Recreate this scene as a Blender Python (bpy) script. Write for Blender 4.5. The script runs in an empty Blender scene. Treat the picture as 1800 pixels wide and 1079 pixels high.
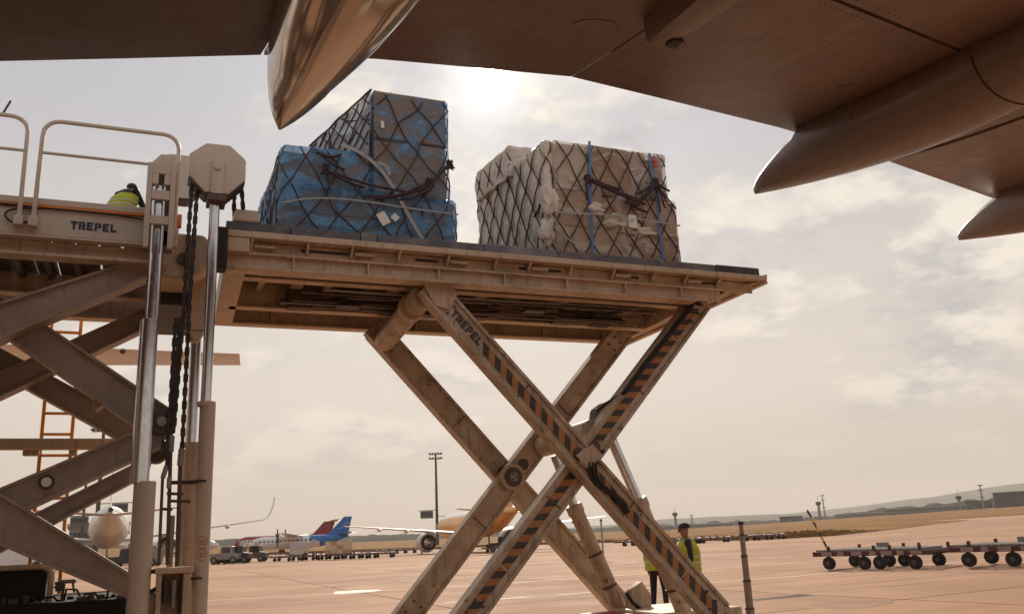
import bpy, bmesh, math, random
from mathutils import Vector, Matrix, noise
from mathutils.bvhtree import BVHTree
random.seed(7)
SC = bpy.context.scene
COL = SC.collection
R_ = math.radians

# ------------------------------------------------------------------ camera
FPX, CX, CY = 1550.0, 900.0, 539.5           # focal length in photo pixels, photo centre
SLOPE, HY = 0.045, 946.0                     # horizon slope and height in the photo
CAMZ = 1.65
_roll = math.atan(SLOPE)
_pitch = math.atan((HY - CY) * math.cos(_roll) / FPX)
_U = Vector((-math.sin(_roll) * math.cos(_pitch), math.cos(_roll) * math.cos(_pitch), -math.sin(_pitch)))
_d = Vector(((240 - CX) / FPX, -((HY - SLOPE * (240 - 900)) - CY) / FPX, -1))
_Yv = (_d - _U * _d.dot(_U)).normalized()
_Xv = _Yv.cross(_U)
RM = Matrix((_Xv, _Yv, _U))                  # camera space -> world (X along loader, Y away, Z up)
CAM = Vector((0, 0, CAMZ))
cam_data = bpy.data.cameras.new('camera')
cam_data.sensor_width = 36
cam_data.lens = FPX / 1800 * 36
cam_data.clip_start = 0.1
cam_data.clip_end = 40000
cam = bpy.data.objects.new('camera', cam_data)
COL.objects.link(cam)
cam.matrix_world = Matrix.Translation(CAM) @ RM.to_4x4()
SC.camera = cam


def ray(px, py):
    return RM @ Vector(((px - CX) / FPX, -(py - CY) / FPX, -1))


def at(px, py, Y=None, Z=None, X=None):
    d = ray(px, py)
    t = Y / d.y if Y is not None else ((Z - CAMZ) / d.z if Z is not None else X / d.x)
    return CAM + d * t


HD = ray(CX, CY); HD.z = 0; HD.normalize()   # camera heading on the ground
LT = Vector((HD.y, -HD.x, 0))


def g(x, y):                                 # gently dished apron grade
    fwd = max(0.0, x * HD.x + y * HD.y) + 15
    lat = x * LT.x + y * LT.y
    r = min(abs(lat) / fwd, 0.62)
    return 0.027 * r * r * fwd


def gd(px, d, up=0.0):                       # ground point in the direction of a photo column, d metres away
    v = ray(px, HY - SLOPE * (px - 900)); v.z = 0; v.normalize()
    p = v * d
    return Vector((p.x, p.y, g(p.x, p.y) + up))


# ------------------------------------------------------------------ sky, sun, exposure
SUN = ray(862, 136).normalized()
SUN_EL = math.asin(SUN.z)
SUN_AZ = math.atan2(SUN.x, SUN.y)
SKY_STRENGTH = 0.05
EXPOSURE = 0.02
world = bpy.data.worlds.new('World')
SC.world = world
world.use_nodes = True
wn, wl = world.node_tree.nodes, world.node_tree.links
for n in list(wn):
    wn.remove(n)


def W(t, **k):
    n = wn.new(t)
    for a, b in k.items():
        setattr(n, a, b)
    return n


def wmath(op, a, b=None, clamp=False):
    n = wn.new('ShaderNodeMath'); n.operation = op; n.use_clamp = clamp
    for i, v in enumerate((a, b)):
        if v is None:
            continue
        if isinstance(v, (int, float)):
            n.inputs[i].default_value = v
        else:
            wl.new(v, n.inputs[i])
    return n.outputs[0]


def wmix(fac, a, b, mode='MIX'):
    n = wn.new('ShaderNodeMix'); n.data_type = 'RGBA'; n.blend_type = mode
    for s, v in ((n.inputs[0], fac), (n.inputs[6], a), (n.inputs[7], b)):
        if isinstance(v, (int, float)):
            s.default_value = v
        elif isinstance(v, tuple):
            s.default_value = v + (1,) if len(v) == 3 else v
        else:
            wl.new(v, s)
    return n.outputs[2]


sky = W('ShaderNodeTexSky', sky_type='NISHITA', sun_disc=False)
sky.sun_elevation = SUN_EL
sky.sun_rotation = SUN_AZ
sky.air_density = 1.0
sky.dust_density = 4.0
sky.ozone_density = 1.0
hs = W('ShaderNodeHueSaturation'); hs.inputs['Saturation'].default_value = 0.28
wl.new(sky.outputs[0], hs.inputs['Color'])
tc = W('ShaderNodeTexCoord')
sep = W('ShaderNodeSeparateXYZ'); wl.new(tc.outputs['Generated'], sep.inputs[0])
zz = wmath('MAXIMUM', sep.outputs[2], 0.0)
# thin high veil: pale above, warmer towards the horizon
def wramp(v, lo, hi):
    n = W('ShaderNodeMapRange'); n.interpolation_type = 'SMOOTHSTEP'
    wl.new(v, n.inputs[0]); n.inputs[1].default_value = lo; n.inputs[2].default_value = hi
    return n.outputs[0]


veil = wmix(wramp(zz, 0.0, 0.16), (12.2, 9.9, 8.0), (15.0, 13.4, 11.8))
veil = wmix(wramp(zz, 0.14, 0.5), veil, (10.5, 10.5, 11.4))
base_sky = wmix(0.93, hs.outputs[0], veil)
den = wmath('ADD', zz, 0.28)
cmb = W('ShaderNodeCombineXYZ')
wl.new(wmath('DIVIDE', sep.outputs[0], den), cmb.inputs[0])
wl.new(wmath('DIVIDE', sep.outputs[1], den), cmb.inputs[1])


def wnoise(scale, detail, rough, loc, vec=None):
    mp = W('ShaderNodeMapping'); mp.inputs['Location'].default_value = loc
    wl.new(vec or cmb.outputs[0], mp.inputs[0])
    n = W('ShaderNodeTexNoise'); n.inputs['Scale'].default_value = scale
    n.inputs['Detail'].default_value = detail; n.inputs['Roughness'].default_value = rough
    wl.new(mp.outputs[0], n.inputs['Vector'])
    return n.outputs[0]


def ramp(v, lo, hi):
    n = W('ShaderNodeMapRange'); n.interpolation_type = 'SMOOTHSTEP'
    wl.new(v, n.inputs[0]); n.inputs[1].default_value = lo; n.inputs[2].default_value = hi
    return n.outputs[0]


CLOUD_LOC = (3.1, 1.7, 0)
fine = wnoise(3.2, 6, 0.6, CLOUD_LOC)
BROAD_LOC = (0.6, 3.61, 0)
broad = wnoise(0.9, 1, 0.5, BROAD_LOC)
shape = wmath('ADD', wmath('MULTIPLY', fine, 0.5), wmath('MULTIPLY', broad, 0.62))
mask = ramp(shape, 0.56, 0.66)
lit = wnoise(3.2, 4, 0.6, (CLOUD_LOC[0] - 0.05, CLOUD_LOC[1] - 0.13, 0))
shade = ramp(wmath('SUBTRACT', fine, lit), -0.10, 0.12)
CL = 1.0
ccol = wmix(shade, (9.6 * CL, 9.5 * CL, 10.0 * CL), (19.0 * CL, 17.4 * CL, 15.0 * CL))
fade = wmath('MULTIPLY', ramp(sep.outputs[2], 0.02, 0.2), 0.95)
clouded = wmix(wmath('MULTIPLY', mask, fade), base_sky, ccol)
# hazy aureole round the sun
dotn = W('ShaderNodeVectorMath', operation='DOT_PRODUCT')
nrm = W('ShaderNodeVectorMath', operation='NORMALIZE'); wl.new(tc.outputs['Generated'], nrm.inputs[0])
wl.new(nrm.outputs[0], dotn.inputs[0]); dotn.inputs[1].default_value = SUN
dd = wmath('MAXIMUM', dotn.outputs['Value'], 0.0)
glow = wmath('ADD', wmath('MULTIPLY', wmath('POWER', dd, 14000.0), 700.0),
             wmath('ADD', wmath('MULTIPLY', wmath('POWER', dd, 900.0), 9.0),
                   wmath('MULTIPLY', wmath('POWER', dd, 60.0), 1.6)))
gcol = W('ShaderNodeVectorMath', operation='SCALE'); gcol.inputs[0].default_value = (1.0, 0.93, 0.82)
wl.new(glow, gcol.inputs['Scale'])
full = wmix(1.0, clouded, gcol.outputs[0], 'ADD')
bg = W('ShaderNodeBackground'); bg.inputs['Strength'].default_value = SKY_STRENGTH
wl.new(full, bg.inputs['Color'])
wo = W('ShaderNodeOutputWorld'); wl.new(bg.outputs[0], wo.inputs[0])

sun_d = bpy.data.lights.new('sun', 'SUN')
sun_d.energy = 4.4
sun_d.angle = R_(0.6)
sun_d.color = (1.0, 0.86, 0.68)
sun_o = bpy.data.objects.new('sun', sun_d)
sun_o.rotation_euler = SUN.to_track_quat('Z', 'Y').to_euler()
sun_o.location = (0, 0, 60)
COL.objects.link(sun_o)
vs = SC.view_settings
vs.view_transform = 'Standard'; vs.look = 'None'; vs.exposure = EXPOSURE; vs.gamma = 1.0
vs.use_curve_mapping = False
cy = SC.cycles
cy.max_bounces = 6; cy.diffuse_bounces = 3; cy.glossy_bounces = 3; cy.transmission_bounces = 2
cy.transparent_max_bounces = 10; cy.volume_bounces = 0; cy.caustics_reflective = False; cy.caustics_refractive = False


# ------------------------------------------------------------------ materials
def mat(name, col, rough=0.6, metal=0.0, var=None, scale=3.0, amount=0.5, bump=0.0, bscale=40.0, streak=0.0,
        streak_col=(0.10, 0.06, 0.035), streak_scale=(14, 14, 0.9), spec=0.5, obj_random=0.0, coat=0.0, rust=0.0):
    m = bpy.data.materials.new(name); m.use_nodes = True
    nt = m.node_tree; N, L = nt.nodes, nt.links
    p = N['Principled BSDF']
    p.inputs['Roughness'].default_value = rough
    p.inputs['Metallic'].default_value = metal
    p.inputs['Specular IOR Level'].default_value = spec
    p.inputs['Coat Weight'].default_value = coat
    p.inputs['Coat Roughness'].default_value = 0.12
    c = tuple(col) + (1,)
    p.inputs['Base Color'].default_value = c
    if var is None and not bump and not streak and not obj_random and not rust:
        return m
    t = N.new('ShaderNodeTexCoord')

    def nz(sc, det=4, rg=0.6, vec=None):
        n = N.new('ShaderNodeTexNoise'); n.inputs['Scale'].default_value = sc
        n.inputs['Detail'].default_value = det; n.inputs['Roughness'].default_value = rg
        L.new(vec or t.outputs['Object'], n.inputs['Vector']); return n.outputs[0]

    def rmp(v, lo, hi, out=1.0):
        n = N.new('ShaderNodeMapRange'); n.interpolation_type = 'SMOOTHSTEP'
        L.new(v, n.inputs[0]); n.inputs[1].default_value = lo; n.inputs[2].default_value = hi
        n.inputs[4].default_value = out; return n.outputs[0]

    def mix(f, a, b, mode='MIX'):
        n = N.new('ShaderNodeMix'); n.data_type = 'RGBA'; n.blend_type = mode
        for s, v in ((n.inputs[0], f), (n.inputs[6], a), (n.inputs[7], b)):
            if isinstance(v, (int, float)): s.default_value = v
            elif isinstance(v, tuple): s.default_value = v if len(v) == 4 else v + (1,)
            else: L.new(v, s)
        return n.outputs[2]
    out = c
    if var is not None:
        out = mix(rmp(nz(scale), 0.35, 0.7, amount), out, tuple(var))
        out = mix(rmp(nz(scale * 9, 4, 0.7), 0.4, 0.75, amount * 0.5), out, tuple(var))
    if streak:
        mp = N.new('ShaderNodeMapping'); mp.inputs['Scale'].default_value = streak_scale
        L.new(t.outputs['Object'], mp.inputs[0])
        out = mix(rmp(nz(1.0, 5, 0.6, mp.outputs[0]), 0.5, 0.75, streak), out, tuple(streak_col))
    if rust:
        out = mix(rmp(nz(7.0, 8, 0.72), 0.58, 0.68, rust), out, (0.12, 0.05, 0.022))
        out = mix(rmp(nz(2.2, 8, 0.75), 0.60, 0.70, rust * 0.8), out, (0.09, 0.06, 0.045))
    if obj_random:
        oi = N.new('ShaderNodeObjectInfo')
        br = N.new('ShaderNodeMapRange'); L.new(oi.outputs['Random'], br.inputs[0])
        br.inputs[3].default_value = 1 - obj_random; br.inputs[4].default_value = 1 + obj_random
        cm = N.new('ShaderNodeCombineColor')
        for i in range(3): L.new(br.outputs[0], cm.inputs[i])
        out = mix(1.0, out, cm.outputs[0], 'MULTIPLY')
    if not isinstance(out, tuple):
        L.new(out, p.inputs['Base Color'])
        rr = N.new('ShaderNodeMapRange'); L.new(nz(scale * 4, 4, 0.6), rr.inputs[0])
        rr.inputs[3].default_value = max(0.02, rough - 0.14); rr.inputs[4].default_value = min(1, rough + 0.14)
        L.new(rr.outputs[0], p.inputs['Roughness'])
    if bump:
        b = N.new('ShaderNodeBump'); b.inputs['Strength'].default_value = bump; b.inputs['Distance'].default_value = 0.02
        L.new(nz(bscale, 5, 0.6), b.inputs['Height']); L.new(b.outputs[0], p.inputs['Normal'])
    return m


def film_mat(name, col, opacity, lo, hi, rough=0.28, white=(0.75, 0.75, 0.74)):
    """stretch film: patches of thin clear film and denser folded film"""
    m = bpy.data.materials.new(name); m.use_nodes = True
    N, L = m.node_tree.nodes, m.node_tree.links
    p = N['Principled BSDF']; out = N['Material Output']
    t = N.new('ShaderNodeTexCoord')
    mp = N.new('ShaderNodeMapping'); mp.inputs['Rotation'].default_value = (0.3, 0.5, 0.4)
    mp.inputs['Scale'].default_value = (1, 1, 1.8); L.new(t.outputs['Object'], mp.inputs[0])
    n = N.new('ShaderNodeTexNoise'); n.inputs['Scale'].default_value = 2.3; n.inputs['Detail'].default_value = 5
    n.inputs['Distortion'].default_value = 1.2; L.new(mp.outputs[0], n.inputs['Vector'])
    r = N.new('ShaderNodeMapRange'); L.new(n.outputs[0], r.inputs[0]); r.interpolation_type = 'SMOOTHSTEP'
    r.inputs[1].default_value = lo; r.inputs[2].default_value = hi
    r.inputs[3].default_value = opacity[0]; r.inputs[4].default_value = opacity[1]
    n2 = N.new('ShaderNodeTexNoise'); n2.inputs['Scale'].default_value = 9; n2.inputs['Detail'].default_value = 6
    n2.inputs['Distortion'].default_value = 2.0; L.new(mp.outputs[0], n2.inputs['Vector'])
    r2 = N.new('ShaderNodeMapRange'); L.new(n2.outputs[0], r2.inputs[0]); r2.inputs[1].default_value = 0.5
    r2.inputs[2].default_value = 0.8; r2.inputs[4].default_value = 0.55
    mx = N.new('ShaderNodeMix'); mx.data_type = 'RGBA'; L.new(r2.outputs[0], mx.inputs[0])
    mx.inputs[6].default_value = col + (1,); mx.inputs[7].default_value = white + (1,)
    L.new(mx.outputs[2], p.inputs['Base Color'])
    p.inputs['Roughness'].default_value = rough
    b = N.new('ShaderNodeBump'); b.inputs['Strength'].default_value = 0.9; b.inputs['Distance'].default_value = 0.03
    L.new(n2.outputs[0], b.inputs['Height']); L.new(b.outputs[0], p.inputs['Normal'])
    tr = N.new('ShaderNodeBsdfTransparent'); tr.inputs[0].default_value = tuple(0.7 + 0.3 * v for v in col) + (1,)
    ms = N.new('ShaderNodeMixShader'); L.new(r.outputs[0], ms.inputs[0])
    L.new(tr.outputs[0], ms.inputs[1]); L.new(p.outputs[0], ms.inputs[2]); L.new(ms.outputs[0], out.inputs[0])
    return m


M = {}
M['paint'] = mat('loader_paint', (0.62, 0.465, 0.335), 0.5, var=(0.38, 0.29, 0.20), scale=2.2, amount=0.6, streak=0.45, streak_col=(0.2, 0.13, 0.08), bump=0.05, rust=0.45)
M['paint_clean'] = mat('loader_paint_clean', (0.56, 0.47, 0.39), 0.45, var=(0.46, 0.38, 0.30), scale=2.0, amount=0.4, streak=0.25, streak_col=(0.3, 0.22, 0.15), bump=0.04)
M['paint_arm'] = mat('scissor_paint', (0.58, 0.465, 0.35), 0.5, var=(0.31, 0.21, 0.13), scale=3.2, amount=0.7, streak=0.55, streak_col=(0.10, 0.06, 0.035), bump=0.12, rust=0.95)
M['paint_shaded'] = mat('loader_paint_shaded', (0.36, 0.285, 0.235), 0.5, var=(0.25, 0.185, 0.145), scale=2.0, amount=0.6, streak=0.4, streak_col=(0.15, 0.10, 0.07), bump=0.05, rust=0.3)  # loader paint, shade of wing and fuselage darkened into the colour; rust is wear
M['dark'] = mat('dark_steel', (0.035, 0.03, 0.03), 0.55, var=(0.07, 0.05, 0.04), scale=6, amount=0.6, bump=0.1)
M['grime'] = mat('greasy_steel', (0.075, 0.055, 0.045), 0.6, var=(0.15, 0.10, 0.07), scale=5, amount=0.6, bump=0.1)
M['rail'] = mat('worn_guide_rail', (0.10, 0.10, 0.12), 0.45, metal=0.3, var=(0.28, 0.24, 0.21), scale=4, amount=0.6, obj_random=0.5, bump=0.1)
M['chrome'] = mat('chrome_rod', (0.62, 0.63, 0.66), 0.22, metal=1.0, var=(0.45, 0.43, 0.42), scale=6, amount=0.4)
M['chain'] = mat('oiled_chain', (0.035, 0.028, 0.03), 0.45, metal=0.4, var=(0.08, 0.06, 0.05), scale=9, amount=0.5)
M['rubber'] = mat('black_rubber', (0.018, 0.017, 0.018), 0.75, var=(0.04, 0.035, 0.03), scale=8, amount=0.4)
M['orange'] = mat('orange_paint', (0.72, 0.21, 0.025), 0.5, var=(0.45, 0.13, 0.03), scale=5, amount=0.5, streak=0.3)
M['ladder'] = mat('ladder_paint', (0.72, 0.30, 0.03), 0.5, var=(0.5, 0.19, 0.03), scale=5, amount=0.5)
M['hazard_o'] = mat('hazard_orange', (0.46, 0.20, 0.06), 0.55, var=(0.28, 0.11, 0.05), scale=8, amount=0.6, rust=0.4)
M['hazard_k'] = mat('hazard_black', (0.03, 0.027, 0.03), 0.5, var=(0.09, 0.07, 0.055), scale=8, amount=0.5)
M['navy'] = mat('navy_lettering', (0.015, 0.02, 0.07), 0.5)
M['letter'] = mat('dark_lettering', (0.03, 0.028, 0.035), 0.55, var=(0.15, 0.11, 0.08), scale=30, amount=0.4)
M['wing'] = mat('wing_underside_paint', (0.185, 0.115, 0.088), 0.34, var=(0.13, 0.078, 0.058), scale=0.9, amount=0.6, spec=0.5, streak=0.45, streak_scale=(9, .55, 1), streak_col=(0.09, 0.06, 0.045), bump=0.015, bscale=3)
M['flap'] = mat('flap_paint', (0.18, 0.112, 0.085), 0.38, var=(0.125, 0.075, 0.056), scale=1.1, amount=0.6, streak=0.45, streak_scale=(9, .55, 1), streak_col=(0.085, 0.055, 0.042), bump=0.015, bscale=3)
M['flap_shaded'] = mat('inboard_flap_paint_shaded', (0.10, 0.066, 0.054), 0.42, var=(0.07, 0.045, 0.036), scale=1.1, amount=0.6, streak=0.4, streak_scale=(9, .55, 1), streak_col=(0.045, 0.03, 0.025))  # flap paint with the shade near the fuselage darkened into its colour
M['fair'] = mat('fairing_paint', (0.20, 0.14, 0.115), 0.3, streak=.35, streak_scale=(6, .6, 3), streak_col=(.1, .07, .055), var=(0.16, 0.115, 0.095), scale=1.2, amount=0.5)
M['gloss'] = mat('glossy_fairing', (0.50, 0.43, 0.36), 0.09, metal=0.75, var=(0.42, 0.34, 0.27), scale=1.5, amount=0.3, bump=0.02, bscale=2.5)
M['seam'] = mat('panel_gap', (0.03, 0.025, 0.022), 0.8)
M['concrete'] = mat('apron_concrete', (0.435, 0.252, 0.158), 0.85, var=(0.29, 0.16, 0.096), scale=0.10, amount=0.75, streak=0.35, streak_scale=(.05, 1.1, 1), streak_col=(0.23, 0.13, 0.08), bump=0.12, bscale=14, obj_random=0.09, spec=0.15)
M['sealant'] = mat('joint_sealant', (0.09, 0.07, 0.06), 0.8)
M['tyre'] = mat('rubber_marks', (0.28, 0.16, 0.10), 0.8, var=(0.37, 0.215, 0.135), scale=0.8, amount=0.9, spec=0.15)
M['line'] = mat('road_paint_white', (0.70, 0.62, 0.53), 0.7, var=(0.45, 0.35, 0.27), scale=2, amount=0.6)
M['asphalt'] = mat('taxiway', (0.44, 0.28, 0.185), 0.85, var=(0.33, 0.205, 0.13), scale=0.02, amount=0.6, spec=0.15)
M['soil'] = mat('dry_grass_ground', (0.33, 0.18, 0.075), 0.95, var=(0.16, 0.09, 0.04), scale=0.06, amount=0.9, spec=0.02)
M['grass'] = mat('dry_grass_blades', (0.36, 0.20, 0.08), 0.9, var=(0.16, 0.10, 0.04), scale=0.15, amount=0.9, spec=0.02)
M['hill'] = mat('wooded_hill', (0.045, 0.055, 0.05), 0.95, var=(0.07, 0.08, 0.065), scale=0.004, amount=0.8, spec=0.02)
M['wood'] = mat('tree_belt', (0.035, 0.04, 0.03), 0.95, var=(0.06, 0.06, 0.04), scale=0.03, amount=0.8, spec=0.02)
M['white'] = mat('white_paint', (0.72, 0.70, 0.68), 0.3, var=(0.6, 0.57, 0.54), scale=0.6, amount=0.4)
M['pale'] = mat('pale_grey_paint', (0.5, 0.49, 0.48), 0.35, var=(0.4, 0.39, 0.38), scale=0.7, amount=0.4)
M['red'] = mat('red_paint', (0.26, 0.018, 0.03), 0.4, var=(0.2, 0.02, 0.03), scale=0.7, amount=0.4)
M['blue'] = mat('blue_paint', (0.02, 0.14, 0.42), 0.35, var=(0.02, 0.11, 0.34), scale=0.7, amount=0.4)
M['lightblue'] = mat('light_blue_print', (0.30, 0.48, 0.65), 0.4)
M['pink'] = mat('faded_red_print', (0.42, 0.10, 0.10), 0.4)
M['yellow'] = mat('yellow_orange_paint', (0.72, 0.34, 0.03), 0.3, var=(0.6, 0.27, 0.03), scale=0.5, amount=0.4)
M['stripe_red'] = mat('red_stripe', (0.5, 0.05, 0.03), 0.4)
M['glass'] = mat('dark_glass', (0.02, 0.022, 0.025), 0.08, spec=0.8)
M['metal'] = mat('bare_metal', (0.55, 0.53, 0.51), 0.28, metal=0.9, var=(0.4, 0.38, 0.36), scale=2, amount=0.4)
M['galv'] = mat('galvanised', (0.30, 0.28, 0.26), 0.5, metal=0.5, var=(0.2, 0.18, 0.16), scale=1.5, amount=0.5)
M['pole'] = mat('grey_pole_paint', (0.30, 0.25, 0.22), 0.45, metal=0.2, var=(0.2, 0.15, 0.12), scale=6, amount=0.5, streak=0.4)
M['dolly_red'] = mat('dolly_red', (0.085, 0.014, 0.02), 0.5, var=(0.04, 0.012, 0.014), scale=4, amount=0.6)
M['dolly_white'] = mat('dolly_white', (0.26, 0.19, 0.18), 0.5, var=(0.3, 0.22, 0.2), scale=5, amount=0.6)
M['card'] = mat('cardboard', (0.43, 0.275, 0.17), 0.8, var=(0.36, 0.22, 0.13), scale=2, amount=0.5, obj_random=0.14, bump=0.08, bscale=25)
M['card_pale'] = mat('pale_cardboard', (0.58, 0.44, 0.32), 0.75, var=(0.48, 0.35, 0.25), scale=3, amount=0.5, obj_random=0.12, bump=0.1, bscale=20)
M['card_grey'] = mat('grey_printed_carton', (0.44, 0.37, 0.34), 0.7, var=(0.36, 0.29, 0.26), scale=4, amount=0.5, obj_random=0.2)
M['foil'] = mat('white_foam_bag', (0.66, 0.58, 0.50), 0.5, var=(0.52, 0.43, 0.36), scale=3, amount=0.5, bump=0.2, bscale=12)
M['film_blue'] = film_mat('blue_stretch_film', (0.09, 0.29, 0.55), (0.15, 0.8), 0.30, 0.72, white=(0.36, 0.54, 0.70))
M['film_thin_blue'] = film_mat('thin_blue_film', (0.12, 0.30, 0.54), (0.08, 0.82), 0.40, 0.72, white=(0.36, 0.50, 0.64))
M['film_side'] = film_mat('grey_blue_film', (0.30, 0.34, 0.40), (0.7, 0.95), 0.4, 0.6, white=(0.46, 0.42, 0.40))
M['film_clear'] = film_mat('beige_stretch_film', (0.66, 0.55, 0.46), (0.14, 0.66), 0.40, 0.68)
M['film_quilt'] = film_mat('pale_quilted_film', (0.74, 0.63, 0.53), (0.8, 0.97), 0.35, 0.6, rough=0.35)
M['cord'] = mat('net_cord', (0.045, 0.025, 0.03), 0.8, var=(0.08, 0.05, 0.05), scale=12, amount=0.5)
M['strap'] = mat('grey_strap', (0.34, 0.33, 0.31), 0.6, var=(0.22, 0.21, 0.2), scale=12, amount=0.5)
M['strap_blue'] = mat('blue_strap', (0.06, 0.17, 0.42), 0.45)
M['label'] = mat('paper_label', (0.72, 0.68, 0.64), 0.7)
M['label_red'] = mat('red_label', (0.50, 0.07, 0.07), 0.6)
M['alu'] = mat('aluminium_pallet', (0.35, 0.33, 0.31), 0.4, metal=0.7, var=(0.2, 0.18, 0.17), scale=5, amount=0.5)
M['skin'] = mat('skin', (0.30, 0.16, 0.10), 0.55, var=(0.25, 0.12, 0.08), scale=12, amount=0.4)
M['skin_dark'] = mat('dark_skin', (0.09, 0.045, 0.03), 0.5)
M['cloth'] = mat('navy_workwear', (0.018, 0.016, 0.024), 0.85, var=(0.03, 0.027, 0.035), scale=9, amount=0.6, bump=0.3, bscale=18)
M['vest'] = mat('hi_vis_yellow', (0.45, 0.47, 0.025), 0.7, var=(0.27, 0.27, 0.025), scale=9, amount=0.6, bump=0.3, bscale=16)
M['reflect'] = mat('reflective_tape', (0.55, 0.55, 0.5), 0.35)
M['hair'] = mat('short_hair', (0.03, 0.02, 0.018), 0.7)
M['paper'] = mat('paper_sheet', (0.55, 0.6, 0.62), 0.7)
M['bldg'] = mat('grey_building', (0.24, 0.225, 0.22), 0.8, var=(0.18, 0.165, 0.16), scale=0.05, amount=0.5)
M['bldg_dark'] = mat('dark_hangar', (0.07, 0.06, 0.065), 0.7, var=(0.10, 0.09, 0.09), scale=0.05, amount=0.5)
M['bldg_pale'] = mat('pale_building', (0.45, 0.43, 0.41), 0.7, var=(0.36, 0.34, 0.33), scale=0.05, amount=0.5)
M['screen'] = mat('sign_board', (0.06, 0.07, 0.07), 0.4, var=(0.14, 0.14, 0.13), scale=1.5, amount=0.7)
M['black'] = mat('matt_black', (0.008, 0.007, 0.008), 0.85)
M['hull'] = mat('fuselage_paint', (0.6, 0.57, 0.54), 0.3, var=(0.5, 0.47, 0.44), scale=0.5, amount=0.3)


# ------------------------------------------------------------------ mesh helpers
OFF = {}


class MB:
    def __init__(s):
        s.v, s.f, s.m, s.cur = [], [], [], 0

    def add(s, vs, fs):
        o = len(s.v)
        s.v += [Vector(v) for v in vs]
        s.f += [tuple(i + o for i in f) for f in fs]
        s.m += [s.cur] * len(fs)
        return s

    BF = [(0, 3, 2, 1), (4, 5, 6, 7), (0, 1, 5, 4), (1, 2, 6, 5), (2, 3, 7, 6), (3, 0, 4, 7)]

    def box(s, x0, x1, y0, y1, z0, z1):
        return s.add([(x0, y0, z0), (x1, y0, z0), (x1, y1, z0), (x0, y1, z0),
                      (x0, y0, z1), (x1, y0, z1), (x1, y1, z1), (x0, y1, z1)], MB.BF)

    def bar(s, p0, p1, w, h, up=(0, 0, 1), w1=None, h1=None):
        p0, p1 = Vector(p0), Vector(p1)
        d = (p1 - p0).normalized()
        sd = d.cross(Vector(up))
        if sd.length < 1e-4: sd = d.cross(Vector((0, 1, 0)))
        sd.normalize(); u = sd.cross(d)
        w1 = w if w1 is None else w1; h1 = h if h1 is None else h1
        q = []
        for p, ww, hh in ((p0, w, h), (p1, w1, h1)):
            q += [p - sd * ww / 2 - u * hh / 2, p + sd * ww / 2 - u * hh / 2, p + sd * ww / 2 + u * hh / 2, p - sd * ww / 2 + u * hh / 2]
        return s.add(q, [(3, 2, 1, 0), (4, 5, 6, 7), (0, 1, 5, 4), (1, 2, 6, 5), (2, 3, 7, 6), (3, 0, 4, 7)])

    def prism(s, poly, y0, y1):              # polygon in XZ, extruded along Y
        n = len(poly)
        vs = [(x, y0, z) for x, z in poly] + [(x, y1, z) for x, z in poly]
        return s.add(vs, [tuple(range(n)), tuple(range(2 * n - 1, n - 1, -1))] + [(i, i + n, (i + 1) % n + n, (i + 1) % n) for i in range(n)])

    def slab(s, poly, z0, z1):               # polygon in XY, extruded along Z
        n = len(poly)
        vs = [(x, y, z0) for x, y in poly] + [(x, y, z1) for x, y in poly]
        return s.add(vs, [tuple(range(n - 1, -1, -1)), tuple(range(n, 2 * n))] + [(i, (i + 1) % n, (i + 1) % n + n, i + n) for i in range(n)])

    def cyl(s, p0, p1, r0, r1=None, n=16, cap=True):
        p0, p1 = Vector(p0), Vector(p1); r1 = r0 if r1 is None else r1
        return s.lathe([(0, r0), ((p1 - p0).length, r1)], p0, p1 - p0, n, cap)

    def lathe(s, prof, p0, ax, n=20, cap=True, sy=1.0):
        p0, ax = Vector(p0), Vector(ax).normalized()
        a = ax.cross(Vector((0, 0, 1)))
        if a.length < 1e-3: a = Vector((1, 0, 0))
        a.normalize(); b = a.cross(ax)
        vs, fs = [], []
        for t, r in prof:
            for k in range(n):
                an = 2 * math.pi * k / n
                vs.append(p0 + ax * t + a * (r * math.cos(an)) + b * (r * sy * math.sin(an)))
        for i in range(len(prof) - 1):
            for k in range(n):
                k2 = (k + 1) % n
                fs.append((i * n + k, i * n + k2, (i + 1) * n + k2, (i + 1) * n + k))
        if cap:
            fs.append(tuple(range(n - 1, -1, -1))); fs.append(tuple(range((len(prof) - 1) * n, len(prof) * n)))
        return s.add(vs, fs)

    def tube(s, path, r, n=6, cap=True):
        P = [Vector(p) for p in path]
        if len(P) < 2: return s
        vs, fs, a = [], [], None
        for i, p in enumerate(P):
            d = (P[min(i + 1, len(P) - 1)] - P[max(i - 1, 0)])
            if d.length < 1e-7: d = Vector((0, 0, 1))
            d.normalize()
            if a is None:
                a = d.cross(Vector((0.13, 0.31, 0.94)))
            a = (a - d * a.dot(d))
            if a.length < 1e-5: a = d.orthogonal()
            a.normalize(); b = d.cross(a)
            for k in range(n):
                an = 2 * math.pi * k / n
                vs.append(p + a * r * math.cos(an) + b * r * math.sin(an))
        for i in range(len(P) - 1):
            for k in range(n):
                k2 = (k + 1) % n
                fs.append((i * n + k, i * n + k2, (i + 1) * n + k2, (i + 1) * n + k))
        if cap:
            fs.append(tuple(range(n - 1, -1, -1))); fs.append(tuple(range((len(P) - 1) * n, len(P) * n)))
        return s.add(vs, fs)

    def loft(s, rings, close=True, cap=True):
        n = len(rings[0]); vs = [p for r in rings for p in r]; fs = []
        for i in range(len(rings) - 1):
            for k in range(n if close else n - 1):
                k2 = (k + 1) % n
                fs.append((i * n + k, i * n + k2, (i + 1) * n + k2, (i + 1) * n + k))
        if cap:
            fs.append(tuple(range(n - 1, -1, -1))); fs.append(tuple(range((len(rings) - 1) * n, len(rings) * n)))
        return s.add(vs, fs)

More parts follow.
